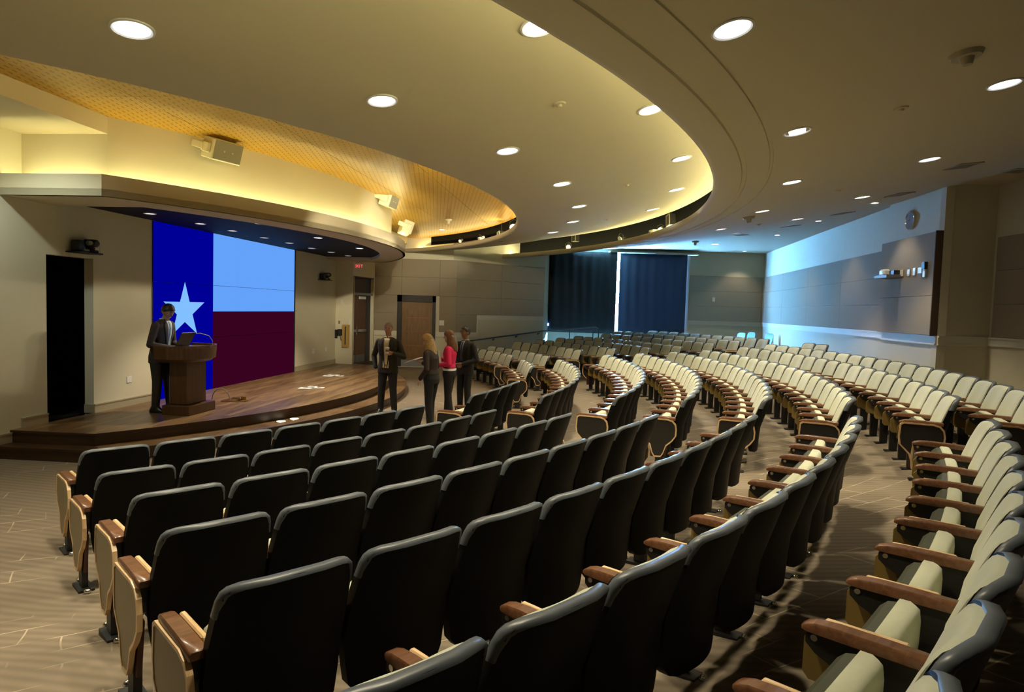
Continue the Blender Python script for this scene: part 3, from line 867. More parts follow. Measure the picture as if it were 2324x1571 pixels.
CAPS = (m_cap(0.465), m_cap(0.215))

PITCH_W = 0.56
ROWN = ['front', 'second', 'third', 'fourth', 'fifth', 'sixth', 'seventh', 'eighth', 'ninth']
RR = [12.401, 13.317, 14.496, 15.376, 16.287, 17.181, 18.16, 18.821, 19.72]
RZ = [0.0, 0.013, 0.143, 0.202, 0.266, 0.324, 0.429, 0.520, 0.585]
def seat(R, z, t, label, group, left_end=False, right_end=False, near=False):
    p = PC(R, t, z)
    fx, fy = -sin(t), cos(t)                   # facing the stage
    rot = math.atan2(fy, fx) - pi / 2
    o = empty('auditorium_seat', p, rot, label=label, cat='seat', group=group)
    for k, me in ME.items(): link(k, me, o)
    if near:
        for me in CAPS: link('foot_cap', me, o)
    if right_end:
        for k, me in ME_R.items(): link(k, me, o)
    for flag, sx in ((left_end, -1), (right_end, 1)):
        if flag:
            for k, me in zip(('end_panel', 'panel_edge', 'end_leg_panel'), ME_END[sx]): link(k, me if near or k != 'end_panel' else ME_SHADED[sx], o)
    return o
NEARB = None
def block(row, t0, n, place, ends=(True, True), aisle_from='near'):
    R, z = RR[row], RZ[row]; w = PITCH_W / R
    for k in range(n):
        left = (k + 1) <= (n + 1) // 2
        idx = k if left else n - 1 - k
        side = place[1] if left else place[2]
        if n % 2 == 1 and k == n // 2: side = place[1]
        lab = f'{ORD[idx]} seat from {side}, {ROWN[row]} row of the {place[0]}'
        seat(R, z, t0 + (k + 0.5) * w, lab, f'seats in the {place[0]}', ends[0] and k == 0, ends[1] and k == n - 1, place is NEARB)
NEARB = ('near seating block', 'the left carpet edge', 'the nearer aisle')
MIDB = ('middle seating block', 'the nearer aisle', 'the farther aisle')
FARB = ('far seating block', 'the farther aisle', 'the ramp')
for row, (t0, n) in enumerate([(0.7574, 7), (0.7524, 8), (0.7478, 8), (0.7420, 9), (0.7387, 10), (0.7346, 11)]):
    block(row, t0, n, NEARB)
block(6, 1.0765 - 10 * 0.56 / 18.16, 10, NEARB)
def from_end(row, t1, n): return t1 - n * PITCH_W / RR[row]
# middle block, rows counted from the stage; the front row has a gap for wheelchairs
block(0, 1.165, 4, ('group by the nearer aisle', 'the nearer aisle', 'the gap'))
block(0, from_end(0, 1.745, 4), 4, ('group by the farther aisle', 'the gap', 'the farther aisle'))
for row, n in ((1, 13), (2, 15), (3, 16)):
    block(row, from_end(row, 1.746, n), n, MIDB)
block(4, 1.1621, 17, MIDB); block(5, 1.1613, 18, MIDB); block(6, from_end(6, 1.741, 19), 19, MIDB); block(7, from_end(7, 1.7333, 20), 20, MIDB)
block(8, 1.664, 2, MIDB)
for row, (t0, n) in enumerate([(1.8231, 7), (1.8060, 8), (1.8545, 8), (1.8344, 9), (1.8195, 10), (1.8118, 11), (1.8099, 11), (1.7980, 12), (1.7975, 11)]):
    block(row, t0, n, FARB)
# ================================================================== DOWNLIGHTS
def m_trim(r):
    q = MB(); n = 24
    ring = lambda rr, z: [Vector((rr * cos(2*pi*k/n), rr * sin(2*pi*k/n), z)) for k in range(n)]
    q.loft([ring(r, 0.02), ring(r * 0.9, 0.0), ring(r, -0.008), ring(r * 1.12, -0.004), ring(r * 1.12, 0.01)], caps=False); return q.mesh('trim_ring', 'white_plastic', smooth=0.6)
def m_lamp(r, m):
    q = MB(); n = 24
    q.face([q.vert((r * cos(2*pi*k/n), r * sin(2*pi*k/n), 0.004)) for k in range(n)]); return q.mesh('lamp_disc', m)
TRIM = m_trim(0.135); DISC = m_lamp(0.13, 'lamp_glow'); TRIM_S = m_trim(0.085); DISC_S = m_lamp(0.08, 'lamp_glow'); DISC_D = m_lamp(0.08, 'lamp_glow_dim')
def spot(name, watts, col, ang=110, blend=0.6, size=0.10):
    l = bpy.data.lights.new(name, 'SPOT'); l.energy = watts; l.color = col; l.spot_size = math.radians(ang); l.spot_blend = blend; l.shadow_soft_size = size
    return l
L_MAIN = spot('main_lamp', W_MAIN, WARM, 92, 0.45); L_RING = spot('ring_lamp', W_RING, WARM, 100, 0.45)
L_GOLD = spot('gold_lamp', W_GOLD, WARM, 92, 0.45); L_STG = spot('stage_lamp', W_STAGE, (1.0, 0.86, 0.66), 95, 0.5, 0.05)
def slope_M(p, prof):
    d = Vector((p.x - C.x, p.y - C.y)); R = d.length; d /= R
    e = 0.05; s = (interp(prof, R + e) - interp(prof, R - e)) / (2 * e)
    nz = Vector((-d.x * s, -d.y * s, 1)).normalized(); tx = Vector((d.x, d.y, s)).normalized(); ty = nz.cross(tx)
    M = Matrix(((tx.x, ty.x, nz.x, p.x), (tx.y, ty.y, nz.y, p.y), (tx.z, ty.z, nz.z, p.z - 0.006), (0, 0, 0, 1)))
    return M
def downlight(p, prof, trim, disc, light, label, group):
    o = empty('downlight', label=label, cat='light', group=group)
    o.matrix_world = slope_M(p, prof) if prof else Matrix.Translation(p - Vector((0, 0, 0.006)))
    link('trim_ring', trim, o); link('lamp_disc', disc, o)
    if light:
        l = bpy.data.objects.new('lamp_beam', light); COL.objects.link(l); l.parent = o
        l.matrix_parent_inverse = Matrix.Identity(4); l.location = (0, 0, -0.03)
        l.rotation_euler = o.matrix_world.to_3x3().inverted().to_euler()
    return o
def ring_lights(pix, prof, extra, light, what, group):
    n = 0
    for k, (x, y) in enumerate(pix):
        p = on_rev(x, y, prof); p.z = interp(prof, (Vector((p.x, p.y)) - C).length)
        downlight(p, prof, TRIM, DISC, light, f'{ORD[k]} round downlight from the near side, {what}', group)
    for R, t in extra:  # unseen lamps added to brighten the near seats and left side
        downlight(PC(R, t, interp(prof, R)), prof, TRIM, DISC, light, f'added round downlight out of view, {what}', group)
ring_lights([(300, 65), (867, 228), (1152, 342), (1275, 417), (1314, 468), (1300, 503), (1255, 527)], RINGP, [(13.1, 0.615)], L_RING, 'inner arc of the ceiling ring', 'downlights of the ceiling ring')
ring_lights([(1222, 60), (1477, 248), (1547, 359), (1535, 430), (1481, 475)], RINGP, [(14.95, 0.775)], L_RING, 'outer arc of the ceiling ring', 'downlights of the ceiling ring')
ring_lights([(1663, 65), (1810, 298), (1797, 413), (1730, 479), (1636, 520), (1623, 554)], MAINP, [(16.45, 0.79)], L_MAIN, 'inner arc of the main ceiling', 'downlights of the main ceiling')
ring_lights([(2280, 190), (2110, 361), (1957, 447), (1810, 497), (1670, 529)], MAINP, [], L_MAIN, 'outer arc of the main ceiling', 'downlights of the main ceiling')
for k, (x, y) in enumerate([(1110, 425), (1003, 521)]):
    p = at_z(x, y, GZ); downlight(p, None, TRIM_S, DISC_S, L_GOLD, ('nearer' if k == 0 else 'farther') + ' downlight in the gold slotted ceiling', 'downlights of the gold ceiling')
for k, (x, y) in enumerate([(590, 506), (722, 539), (816, 563)]):
    p = at_z(x, y, 3.455); downlight(p, None, TRIM_S, DISC_S, L_STG, f'{ORD[k]} bright downlight in the black stage soffit', 'bright stage soffit downlights')
for k, (x, y) in enumerate([(340, 484), (455, 507), (527, 523), (600, 539), (657, 551), (708, 563), (752, 572), (790, 580)]):
    p = at_z(x, y, 3.455); downlight(p, None, TRIM_S, DISC_D, None, f'{ORD[k]} dim downlight along the black stage soffit', 'dim stage soffit downlights')

L_WASH = spot('wash_lamp', W_WASH, (1.0, 0.84, 0.58), 100, 0.6, 0.05)
for (x, y), lab in zip([(7.45, 13.95), (7.95, 17.6), (8.35, 21.3), (9.3, 27.0)], ['small wall washer before the panelled pier', 'small wall washer halfway along the right wall', 'small wall washer near the far right wall', 'small wall washer by the far room corner']):
    R = (Vector((x, y)) - C).length; p = Vector((x, y, interp(MAINP, R)))
    downlight(p, None, TRIM_S, DISC_S, L_WASH, lab, 'wall washers along the right wall')
L_NICHE = spot('niche_lamp', W_NICHE, (0.88, 1.0, 0.90), 150, 0.5, 0.06)
downlight(AB(6.75, -6.15, 4.23), None, TRIM_S, DISC_S, L_NICHE, 'downlight in the niche ceiling left of the canopy', 'niche downlights')
# ================================================================== DOORS
# double door at the side wall
def px_u(px, A, d):                        # where a vertical image line meets the door wall
    p = on_plane(px, 740, A, A + d); return (p - Vector((A[0], A[1], p.z))).dot(d)
u1, u2, u3 = px_u(812.6, SD0, sdir), px_u(834.5, SD0, sdir), D1U1
door1 = structure(empty('door_1'), 'dark wooden double door with chrome push bars')
def dslab(name, u0, u1_, z0, z1, o0, o1, m, parent):
    q = MB(); slab_u(q, side_pt, u0, u1_, z0, z1, o0, o1); return q.build(name, m, parent)
for (a0, a1, nm) in ((D1U0 + 0.01, u1 - 0.004, 0), (u1 + 0.004, u2, 1)):
    leaf = dslab('door_leaf', a0, a1, ST, 2.40, -0.085, -0.13, 'door_wood_dark', door1)
    dslab('leaf_panel', a0 + 0.12, a1 - 0.10, ST + 0.35, 2.22, -0.078, -0.09, 'door_wood_dark', leaf)
    dslab('kick_plate', a0 + 0.03, a1 - 0.02, ST + 0.02, ST + 0.24, -0.080, -0.09, 'steel_plate', leaf)
    q = MB(); slab_u(q, side_pt, a0 + 0.03, a1 - 0.03, 1.28, 1.36, -0.02, -0.05); slab_u(q, side_pt, a0 + 0.05, a0 + 0.09, 1.28, 1.36, -0.02, -0.085); slab_u(q, side_pt, a1 - 0.09, a1 - 0.05, 1.28, 1.36, -0.02, -0.085)
    q.build('push_bar', 'chrome', leaf)
dslab('door_closer', u1 + 0.2, u2 - 0.1, 2.28, 2.36, -0.03, -0.085, 'white_plastic', door1)
q = MB(); q.tube([side_pt(u1, 1.2, -0.05), side_pt(u1, 1.46, -0.05)], 0.012, 8); q.build('pull_handle', 'chrome', door1)
dslab('transom_bar', D1U0, D1U1, 2.40, 2.47, -0.02, -0.13, 'grey_plastic', door1)
dslab('transom_panel', D1U0, u2, 2.47, D1Z, -0.09, -0.13, 'door_wood_dark', door1)
dslab('dark_jamb', u2, u3, ST - 0.2, D1Z, -0.10, -0.13, 'frame_dark', door1)
dslab('door_frame', D1U0, D1U0 + 0.02, ST, D1Z, 0.004, -0.12, 'frame_dark', door1)
dslab('door_frame', D1U0, D1U1, D1Z - 0.03, D1Z, 0.004, -0.12, 'frame_dark', door1)
dslab('door_sill', 0, slen, 0, ST - 0.005, 0.02, -0.14, 'stage_edge', door1)
# single door on the far wall (front face y = 23)
door2 = structure(empty('door_2'), 'single oak door with inlaid strips and dark frame')
def ybox(name, x0, x1, z0, z1, y0, y1, m, parent, r=0.0):
    q = MB()
    if r: q.rbox((x0, y0, z0), (x1, y1, z1), r)
    else: q.box((x0, y0, z0), (x1, y1, z1))
    return q.build(name, m, parent)
ybox('frame_jamb', D2X0 - 0.01, D2X0 + 0.15, 0, D2Z, 22.93, 23.10, 'frame_dark', door2)
ybox('frame_jamb', D2X1 - 0.10, D2X1 + 0.01, 0, D2Z, 22.93, 23.10, 'frame_dark', door2)
ybox('frame_head', D2X0 - 0.01, D2X1 + 0.01, D2Z - 0.22, D2Z + 0.01, 22.93, 23.10, 'frame_dark', door2)
leaf = ybox('door_leaf', D2X0 + 0.15, D2X1 - 0.10, 0.01, D2Z - 0.22, 23.02, 23.07, 'door_wood', door2)
lx0, lx1 = D2X0 + 0.32, D2X1 - 0.26
zz = [0.27, 0.745, 1.23, 1.72, 2.20]
for z0, z1 in zip(zz, zz[1:]): ybox('leaf_panel', lx0, lx1, z0 + 0.014, z1 - 0.014, 23.012, 23.03, 'door_wood', leaf, 0.004)
for z in zz[:-1]: ybox('inlay_strip', lx0 - 0.01, lx1 + 0.01, z - 0.012, z + 0.012, 23.005, 23.03, 'rail_wood', leaf)
ybox('kick_plate', D2X0 + 0.15, D2X1 - 0.11, 0.015, 0.235, 23.008, 23.03, 'steel_plate', leaf)
ybox('threshold', D2X0, D2X1, 0, 0.012, 22.90, 23.08, 'white_trim', door2)

# ================================================================== WINDOW AND CURTAINS
win = structure(empty('window_1'), 'tall daylit window behind the curtains')
ybox('window_pane', CX0 + 0.02, CX1 - 0.02, CZ0, CZ1, WY + 0.12, WY + 0.13, 'window_glow', win)
ybox('window_frame', CX0 - 0.05, CX0 + 0.03, CZ0 - 0.05, CZ1, WY - 0.10, WY + 0.11, 'white_trim', win)
ybox('window_frame', CX1 - 0.02, CX1 + 0.12, CZ0 - 0.05, CZ1, WY - 0.10, WY + 0.11, 'white_trim', win)
ybox('window_sill', CX0 - 0.05, CX1 + 0.12, CZ0 - 0.07, CZ0 - 0.01, WY - 0.12, WY + 0.12, 'white_trim', win)
def curtain(name, x0, x1, m, label, amp=0.03, seed=0, off=0.17):
    rr = random.Random(seed); n = 60; ph = [rr.uniform(0, 6) for _ in range(4)]
    q = MB(); rows = 14; rings = []
    for j in range(rows + 1):
        v = j / rows; z = CZ0 - 0.08 + (CZ1 - CZ0 + 0.06) * v
        ring = []
        for i in range(n + 1):
            u = i / n; x = x0 + (x1 - x0) * u
            y = WY - off + (off - 0.12) * max(0.0, 1 - u / 0.07 if off > 0.3 else 0.0) ** 2 + amp * (0.6 * sin(u * 46 + ph[0] + 0.6 * sin(v * 3 + ph[1])) + 0.4 * sin(u * 19 + ph[2] + (1 - v) * 1.5)) * (0.5 + 0.5 * v)
            ring.append(Vector((x, y, z)))
        rings.append(ring)
    q.loft(rings, caps=False, closed=False)
    o = q.build(name, m, smooth=1.0, label=label, cat='curtain', group='curtains over the tall window')
    sd = o.modifiers.new('thickness', 'SOLIDIFY'); sd.thickness = 0.006
    return o
curtain('blackout_curtain', CX0 - 0.06, 4.22, 'blackout_cloth', 'black curtain covering the left half of the tall window', seed=1, off=0.46)
curtain('blackout_curtain', 4.375, CX1 - 0.01, 'curtain_cloth', 'blue-glowing dark curtain covering the right half of the window', seed=2)
ybox('curtain_track', 3.9, CX1 + 0.38, CZ1 - 0.02, CZ1 + 0.03, WY - 0.52, WY - 0.0, 'white_trim', None)
tag(bpy.data.objects['curtain_track'], 'white curtain track along the top of the tall window', 'track')
mb = MB(); mb.disc_cyl((CX0 - 0.02, WY - 0.20, 1.52), (0, -1, 0), 0.055, 0.055, 0.05, 14)
o = mb.build('wall_lamp', 'blue_led', label='small glaring blue lamp beside the left curtain', cat='lamp')

# ================================================================== HANDRAIL ALONG THE RAMP
hr = empty('handrail', label='dark metal handrail climbing the ramp along the far wall', cat='handrail')
_n = Vector((_f.y, -_f.x)) * 0.09
def hp(px, py, off=0.09):
    A2 = FW1 + Vector((_f.y, -_f.x)) * off; return on_plane(px, py, A2, A2 + _f)
h0, h1 = hp(1042, 777), hp(1232, 751.5)
h2 = at_y(1352, 742.5, 27.2); h2 = Vector((2.9, 26.9, 1.50))
h2 = at_y(1352, 742.5, 26.6)
mb = MB(); mb.tube([h0 + Vector((0, 0, -0.12)), h0, h1, h2, h2 + Vector((0.12, 0, -0.05)), h2 + Vector((0.13, 0, -0.75))], 0.024, 8); mb.build('rail_tube', 'black_metal', hr, smooth=0.8)
for px, py in ((1122, 766), (1174, 759.5), (1224, 753)):
    p = hp(px, py); mb = MB(); mb.tube([p, p + Vector((0, 0, -0.07)), p + Vector((0, 0, -0.09)) + Vector((-_f.y, _f.x, 0)) * 0.085], 0.012, 6); mb.sphere(p + Vector((0, 0, -0.09)) + Vector((-_f.y, _f.x, 0)) * 0.08, 0.03, 8, 6); mb.build('bracket', 'black_metal', hr, smooth=0.8)
p = h1.lerp(h2, 0.5); mb = MB(); mb.tube([p, Vector((p.x, p.y, 0.55))], 0.02, 8); mb.build('post', 'black_metal', hr, smooth=0.8)
mb = MB(); mb.tube([h2 + Vector((-0.1, 0, 0)), Vector((h2.x - 0.1, h2.y, 0.55))], 0.02, 8); mb.build('post', 'black_metal', hr, smooth=0.8)

# ================================================================== VIDEO WALL
VB0, VB1, VZ0, VZ1 = -2.03, 3.46, ST, 3.45
vw = empty('video_wall', AB(WA, 0, 0), label='tiled video wall showing a star flag in white, red and blue', cat='screen')
MV = Matrix(((BV.x, AV.x, 0, 0), (BV.y, AV.y, 0, 0), (0, 0, 1, 0), (0, 0, 0, 1)))     # x along the wall, y into the room
def vpart(name, x0, x1, z0, z1, y0, y1, m, parent=vw):
    q = MB(); q.box((x0, y0, z0), (x1, y1, z1), MV); return q.build(name, m, parent)
vpart('backing_plate', VB0, VB1, VZ0, VZ1, 0.0, 0.006, 'dark_plastic')
cw, rh = (VB1 - VB0) / 4, (VZ1 - VZ0) / 3
zmid = (VZ0 + VZ1) / 2; bx = VB0 + (VB1 - VB0) / 3
for i in range(4):
    for j in range(3):
        x0, x1, z0, z1 = VB0 + i * cw + 0.003, VB0 + (i + 1) * cw - 0.003, VZ0 + j * rh + 0.003, VZ0 + (j + 1) * rh - 0.003
        tile = vpart('screen_tile', x0, x1, z0, z1, 0.004, 0.016, 'dark_plastic')
        q = MB(); mats = ['screen_blue', 'screen_white', 'screen_red']
        for (xa, xb, za, zb, mi) in ((VB0, bx, VZ0, VZ1, 0), (bx, VB1, zmid, VZ1, 1), (bx, VB1, VZ0, zmid, 2)):
            X0, X1, Z0, Z1 = max(x0, xa), min(x1, xb), max(z0, za), min(z1, zb)
            if X1 - X0 > 0.001 and Z1 - Z0 > 0.001:
                q.cur = mi; q.box((X0, 0.016, Z0), (X1, 0.019, Z1), MV)
        q.build('picture', mats, tile)
q = MB(); cxs, czs, rs = -1.135, 1.90, 0.54
pts = []
for k in range(10):
    r = rs if k % 2 == 0 else rs * 0.382; an = pi / 2 + k * pi / 5
    pts.append((cxs + 1.22 * r * cos(an), 0.0195, czs + r * sin(an)))
c0 = q.vert(MV @ Vector((cxs, 0.0225, czs)))
ring = [q.vert(MV @ Vector((x, 0.0225, z))) for x, y, z in pts]
for k in range(10): q.face((c0, ring[k], ring[(k + 1) % 10]))
q.build('star_picture', 'star_white', vw)
vpart('frame_strip', VB1, VB1 + 0.05, VZ0, VZ1, 0.0, 0.03, 'dark_plastic')
vpart('frame_strip', VB0 - 0.012, VB0, VZ0, VZ1, 0.0, 0.012, 'dark_plastic')

# ================================================================== WALL FITTINGS
def on_stage_wall(px, py): return on_plane(px, py, AB(WA, 0), AB(WA, 1))
def fit_stage(name, px0, py0, px1, py1, depth, m, label, cat, group=None, r=0.004):
    a, b = on_stage_wall(px0, py0), on_stage_wall(px1, py1)
    ua, ub = to_ab(a)[1], to_ab(b)[1]
    z0, z1 = min(a.z, b.z), max(a.z, b.z)
    q = MB(); q.rbox((min(ua, ub), 0.0, z0), (max(ua, ub), depth, z1), r, Matrix.Translation(AB(WA, 0)) @ MV)
    return q.build(name, m, label=label, cat=cat, group=group)
fit_stage('power_outlet', 287, 855, 298, 868, 0.012, 'white_plastic', 'cream outlet plate on the wall left of the lectern', 'outlet')
fit_stage('wall_plate', 226, 560, 232, 582, 0.012, 'cream_plaster', 'narrow cream plate on the wall right of the doorway', 'plate')
fit_stage('power_outlet', 709, 792, 713, 803, 0.012, 'white_plastic', 'cream outlet plate low on the wall right of the screen', 'outlet')
fit_stage('power_outlet', 738, 788, 741, 797, 0.012, 'white_plastic', 'faint outlet plate low near the end of the stage wall', 'outlet')
def fit_face(name, px0, py0, px1, py1, A, B, depth, m, label, cat, side=-1, r=0.004, parent=None):
    a, b = on_plane(px0, py0, A, B), on_plane(px1, py1, A, B)
    M = plane_M(A, B); Mi = M.inverted(); a, b = Mi @ a, Mi @ b
    lo = (min(a.x, b.x), min(0, side * depth), min(a.z, b.z)); hi = (max(a.x, b.x), max(0, side * depth), max(a.z, b.z))
    q = MB(); q.rbox(lo, hi, r, M); return q.build(name, m, parent, label=label, cat=cat)
PA, PB = AB(WA, B_END), SJ                     # short pillar beside the double door
ph = empty('wall_phone', on_plane(765, 790, PA, PB), label='black wall phone with hanging handset left of the double door', cat='phone')
def child_face(parent, name, px0, py0, px1, py1, A, B, d0, d1, m, side=-1, r=0.004):
    a, b = on_plane(px0, py0, A, B), on_plane(px1, py1, A, B)
    M = plane_M(A, B); Mi = M.inverted(); a, b = Mi @ a, Mi @ b
    ys = sorted((side * d0, side * d1))
    q = MB(); q.rbox((min(a.x, b.x), ys[0], min(a.z, b.z)), (max(a.x, b.x), ys[1], max(a.z, b.z)), r, Matrix.Translation(-parent.location) @ M)
    return q.build(name, m, parent)
child_face(ph, 'phone_body', 757, 748, 766, 768, PA, PB, 0, 0.05, 'dark_plastic')
child_face(ph, 'handset', 768, 747, 777, 762, PA, PB, 0.0, 0.09, 'dark_plastic', r=0.02)
p0 = on_plane(773, 762, PA, PB) - ph.location; q = MB()
q.tube([p0 + Vector((0, -0.06, 0)), p0 + Vector((0.03, -0.07, -0.12)), p0 + Vector((0.06, -0.06, -0.16)), p0 + Vector((0.05, -0.05, -0.02))], 0.008, 6); q.build('cord', 'dark_plastic', ph, smooth=0.8)
wb = empty('leaflet_box', on_plane(786, 788, PA, PB), label='tall oak leaflet box on the wall by the double door', cat='box')
child_face(wb, 'box_body', 780, 737, 793, 788, PA, PB, 0, 0.11, 'box_wood')
child_face(wb, 'slot', 786, 741, 788, 782, PA, PB, 0.10, 0.113, 'frame_dark')
child_face(wb, 'backing_plate', 792, 725, 795, 737, PA, PB, 0, 0.02, 'white_plastic')
fit_face('thermostat', 774, 680, 780, 691, PA, PB, 0.03, 'white_plastic', 'small white thermostat high on the wall by the double door', 'thermostat')
fit_face('switch_plate', 787, 683, 790, 691, PA, PB, 0.012, 'cream_plaster', 'narrow cream switch plate right of the thermostat', 'switch')
fit_face('wall_plate', 768, 728, 772, 735, PA, PB, 0.012, 'tan_laminate', 'small tan wall plate above the wall phone', 'plate')
fit_face('switch_plate', 997, 727, 1008, 739, FW0, FW1, 0.05, 'white_plastic', 'square white control plate right of the single oak door', 'switch')
fit_face('switch_plate', 1616, 675, 1622, 685, (7.3, WY), (10.4, WY), 0.05, 'white_plastic', 'small white switch plate on the back wall panel', 'switch')
# exit sign over the double door
ex = empty('exit_sign', side_pt(0.35, 3.25, 0.05), label='small red exit sign above the double door', cat='sign')
q = MB(); q.rbox((-0.03, -0.16, -0.10), (0.03, 0.16, 0.10), 0.008); q.build('sign_box', 'white_plastic', ex)
q = MB(); q.box((-0.10, -0.135, -0.075), (0.10, -0.132 + 0.0, 0.075)); 
q = MB(); q.rbox((-0.15, -0.172, -0.085), (0.15, -0.160, 0.085), 0.003); face = q.build('sign_face', 'white_plastic', ex)
for k, ch in enumerate('EXIT'):
    cu = bpy.data.curves.new('letter', 'FONT'); cu.body = ch; cu.size = 0.13; cu.extrude = 0.002; cu.align_x = 'CENTER'; cu.align_y = 'CENTER'
    tmp = bpy.data.objects.new('tmp', cu); COL.objects.link(tmp)
    me = bpy.data.meshes.new_from_object(tmp.evaluated_get(bpy.context.evaluated_depsgraph_get())); bpy.data.objects.remove(tmp)
    me.materials.clear(); me.materials.append(mat('exit_red'))
    me.transform(Matrix.Translation((-0.10 + k * 0.066, -0.175, 0)) @ Matrix.Rotation(pi / 2, 4, 'X'))
    link('letter', me, face)

# pan-tilt cameras on shelves
def ptz(name, pos, M3, label, s=1.0):
    o = empty(name, pos, label=label, cat='camera'); o.matrix_world = Matrix.Translation(pos) @ M3
    def P(nm, q, m): q.build(nm, m, o, smooth=0.7)
    q = MB(); q.rbox((-0.23*s, -0.01, -0.015), (0.22*s, 0.24, 0.005), 0.004); P('shelf', q, 'black_metal')
    q = MB(); q.rbox((-0.18*s, 0.03, 0.005), (-0.05*s, 0.17, 0.17), 0.02); P('power_box', q, 'dark_plastic')
    q = MB(); q.rbox((-0.11*s, 0.16, 0.01), (0.0, 0.2, 0.05), 0.008); P('connector', q, 'grey_plastic')
    q = MB(); q.rbox((0.02*s, 0.03, 0.005), (0.20*s, 0.20, 0.05), 0.02); q.rbox((0.05*s, 0.06, 0.05), (0.17*s, 0.17, 0.09), 0.02); P('camera_base', q, 'dark_plastic')
    q = MB(); q.rbox((0.02*s, 0.03, 0.09), (0.18*s, 0.24, 0.20), 0.035); P('camera_head', q, 'dark_plastic')
    q = MB(); q.disc_cyl((0.0, 0.17, 0.14), (-0.4, 1, 0), 0.035, 0.03, 0.07, 14); P('lens', q, 'grey_plastic')
    return o
M3 = MV.copy()
p = on_stage_wall(176, 573); ptz('ptz_camera', p, M3, 'black pan-tilt camera on a shelf above the dark stage doorway')
p = on_stage_wall(729, 635); ptz('ptz_camera', p, M3, 'black pan-tilt camera on the wall right of the video wall')

# clock and fittings on the pier
Mp = plane_M(P1, P0)
ck = empty('wall_clock', on_plane(2070, 500, P1, P0), label='round wall clock above the panelled pier', cat='clock')
ck.matrix_world = Matrix.Translation(ck.location) @ Mp.to_3x3().to_4x4()
q = MB(); n = 28
ringf = lambda r, y: [Vector((r * cos(2*pi*k/n), y, r * sin(2*pi*k/n))) for k in range(n)]
q.loft([ringf(0.20, 0.0), ringf(0.20, 0.05), ringf(0.185, 0.06), ringf(0.17, 0.045)], caps=False); q.build('clock_rim', 'chrome', ck, smooth=0.7)
q = MB(); q.face([q.vert(v) for v in ringf(0.178, 0.044)]); q.build('clock_face', 'clock_glass', ck)
q = MB(); q.box((-0.006, 0.046, -0.01), (0.006, 0.05, 0.11)); q.build('minute_hand', 'dark_plastic', ck)
q = MB(); q.box((-0.008, 0.046, -0.008), (0.075, 0.05, 0.008)); q.build('hour_hand', 'dark_plastic', ck)
Pn = Vector((-(P0 - P1).normalized().y, (P0 - P1).normalized().x)) * 0.12
PA2, PB2 = P1 + Pn, P0 + Pn
def pier(parent, name, px0, py0, px1, py1, d0, d1, m, r=0.004):
    return child_face(parent, name, px0, py0, px1, py1, PA2, PB2, d0, d1, m, side=1, r=r)
cs = empty('shelf_camera', on_plane(2030, 632, PA2, PB2), label='small camera on a bracket shelf on the pier panel', cat='camera')
pier(cs, 'shelf', 2017, 627, 2046, 631, 0, 0.30, 'grey_plastic')
pier(cs, 'camera_body', 2019, 613, 2030, 626, 0.08, 0.22, 'white_plastic', 0.03)
pier(cs, 'power_box', 2034, 615, 2044, 626, 0.0, 0.14, 'dark_plastic')
def pier_fit(name, px0, py0, px1, py1, d, m, label, cat):
    o = empty(name, on_plane(px0, py1, PA2, PB2), label=label, cat=cat); pier(o, 'plate', px0, py0, px1, py1, 0, d, m); return o
pier_fit('switch_plate', 2045, 613, 2051, 627, 0.02, 'white_plastic', 'white plate on the pier right beside the shelf camera', 'switch')
pier_fit('switch_plate', 2061, 612, 2066, 627, 0.02, 'white_plastic', 'middle white plate of three on the pier panel', 'switch')
pier_fit('switch_plate', 2074, 609, 2079, 625, 0.02, 'white_plastic', 'white plate on the pier nearest the wall control', 'switch')
o = pier_fit('wall_control', 2089, 608, 2097, 620, 0.05, 'white_plastic', 'white wall control with a black handset on the pier', 'control')
pier(o, 'handset', 2099, 595, 2105, 611, 0, 0.06, 'dark_plastic'); pier(o, 'holder', 2099, 611, 2103, 629, 0, 0.04, 'white_plastic')

# ================================================================== SPEAKERS ON THE FASCIA
def speaker(px, py, R, w, h, d, yaw, tilt, label, flip=1):
    dd = ray(px, py); A = dd.x**2 + dd.y**2; B = -2*(dd.x*S.x + dd.y*S.y); Cc = S.dot(S) - R*R
    s = (-B - math.sqrt(max(0, B*B - 4*A*Cc))) / (2*A); p = Vector((0, 0, CZ)) + dd * s
    n = (Vector((p.x, p.y)) - S).normalized()
    o = empty('wall_speaker', p, label=label, cat='speaker', group='speakers along the fascia')
    an = math.atan2(n.y, n.x) + yaw
    o.matrix_world = Matrix.Translation(p) @ Matrix.Rotation(an, 4, 'Z') @ Matrix.Rotation(tilt, 4, 'Y')
    q = MB(); q.rbox((0.06, -w/2, -h/2), (0.06 + d, w/2, h/2), 0.012); q.build('cabinet', 'speaker_case', o)
    q = MB(); q.rbox((0.058 + d, -w/2 + 0.015, -h/2 + 0.015), (0.068 + d, w/2 - 0.015, h/2 - 0.015), 0.004); gr = q.build('grille', 'speaker_grille', o)
    for k in (-1, 1):
        q = MB(); q.sphere((0.069 + d, k * w * 0.14, 0), 0.010, 8, 5); q.build('grille_screw', 'white_plastic', gr)
    q = MB(); q.rbox((0.06 + d*0.2, -w/2 - 0.06, -0.07), (0.06 + d*0.8, -w/2 - 0.0, 0.07), 0.01); q.rbox((-0.08, -w/2 - 0.075, -0.05), (0.16, -w/2 - 0.05, 0.05), 0.008); q.build('bracket', 'speaker_case', o)
    return o
speaker(487, 336, 9.56, 0.50, 0.30, 0.24, 0.10, 0.30, 'cream loudspeaker nearest the viewer on the lit fascia')
speaker(866, 449, 9.56, 0.50, 0.30, 0.24, -0.10, 0.30, 'cream loudspeaker at the bend of the lit fascia')
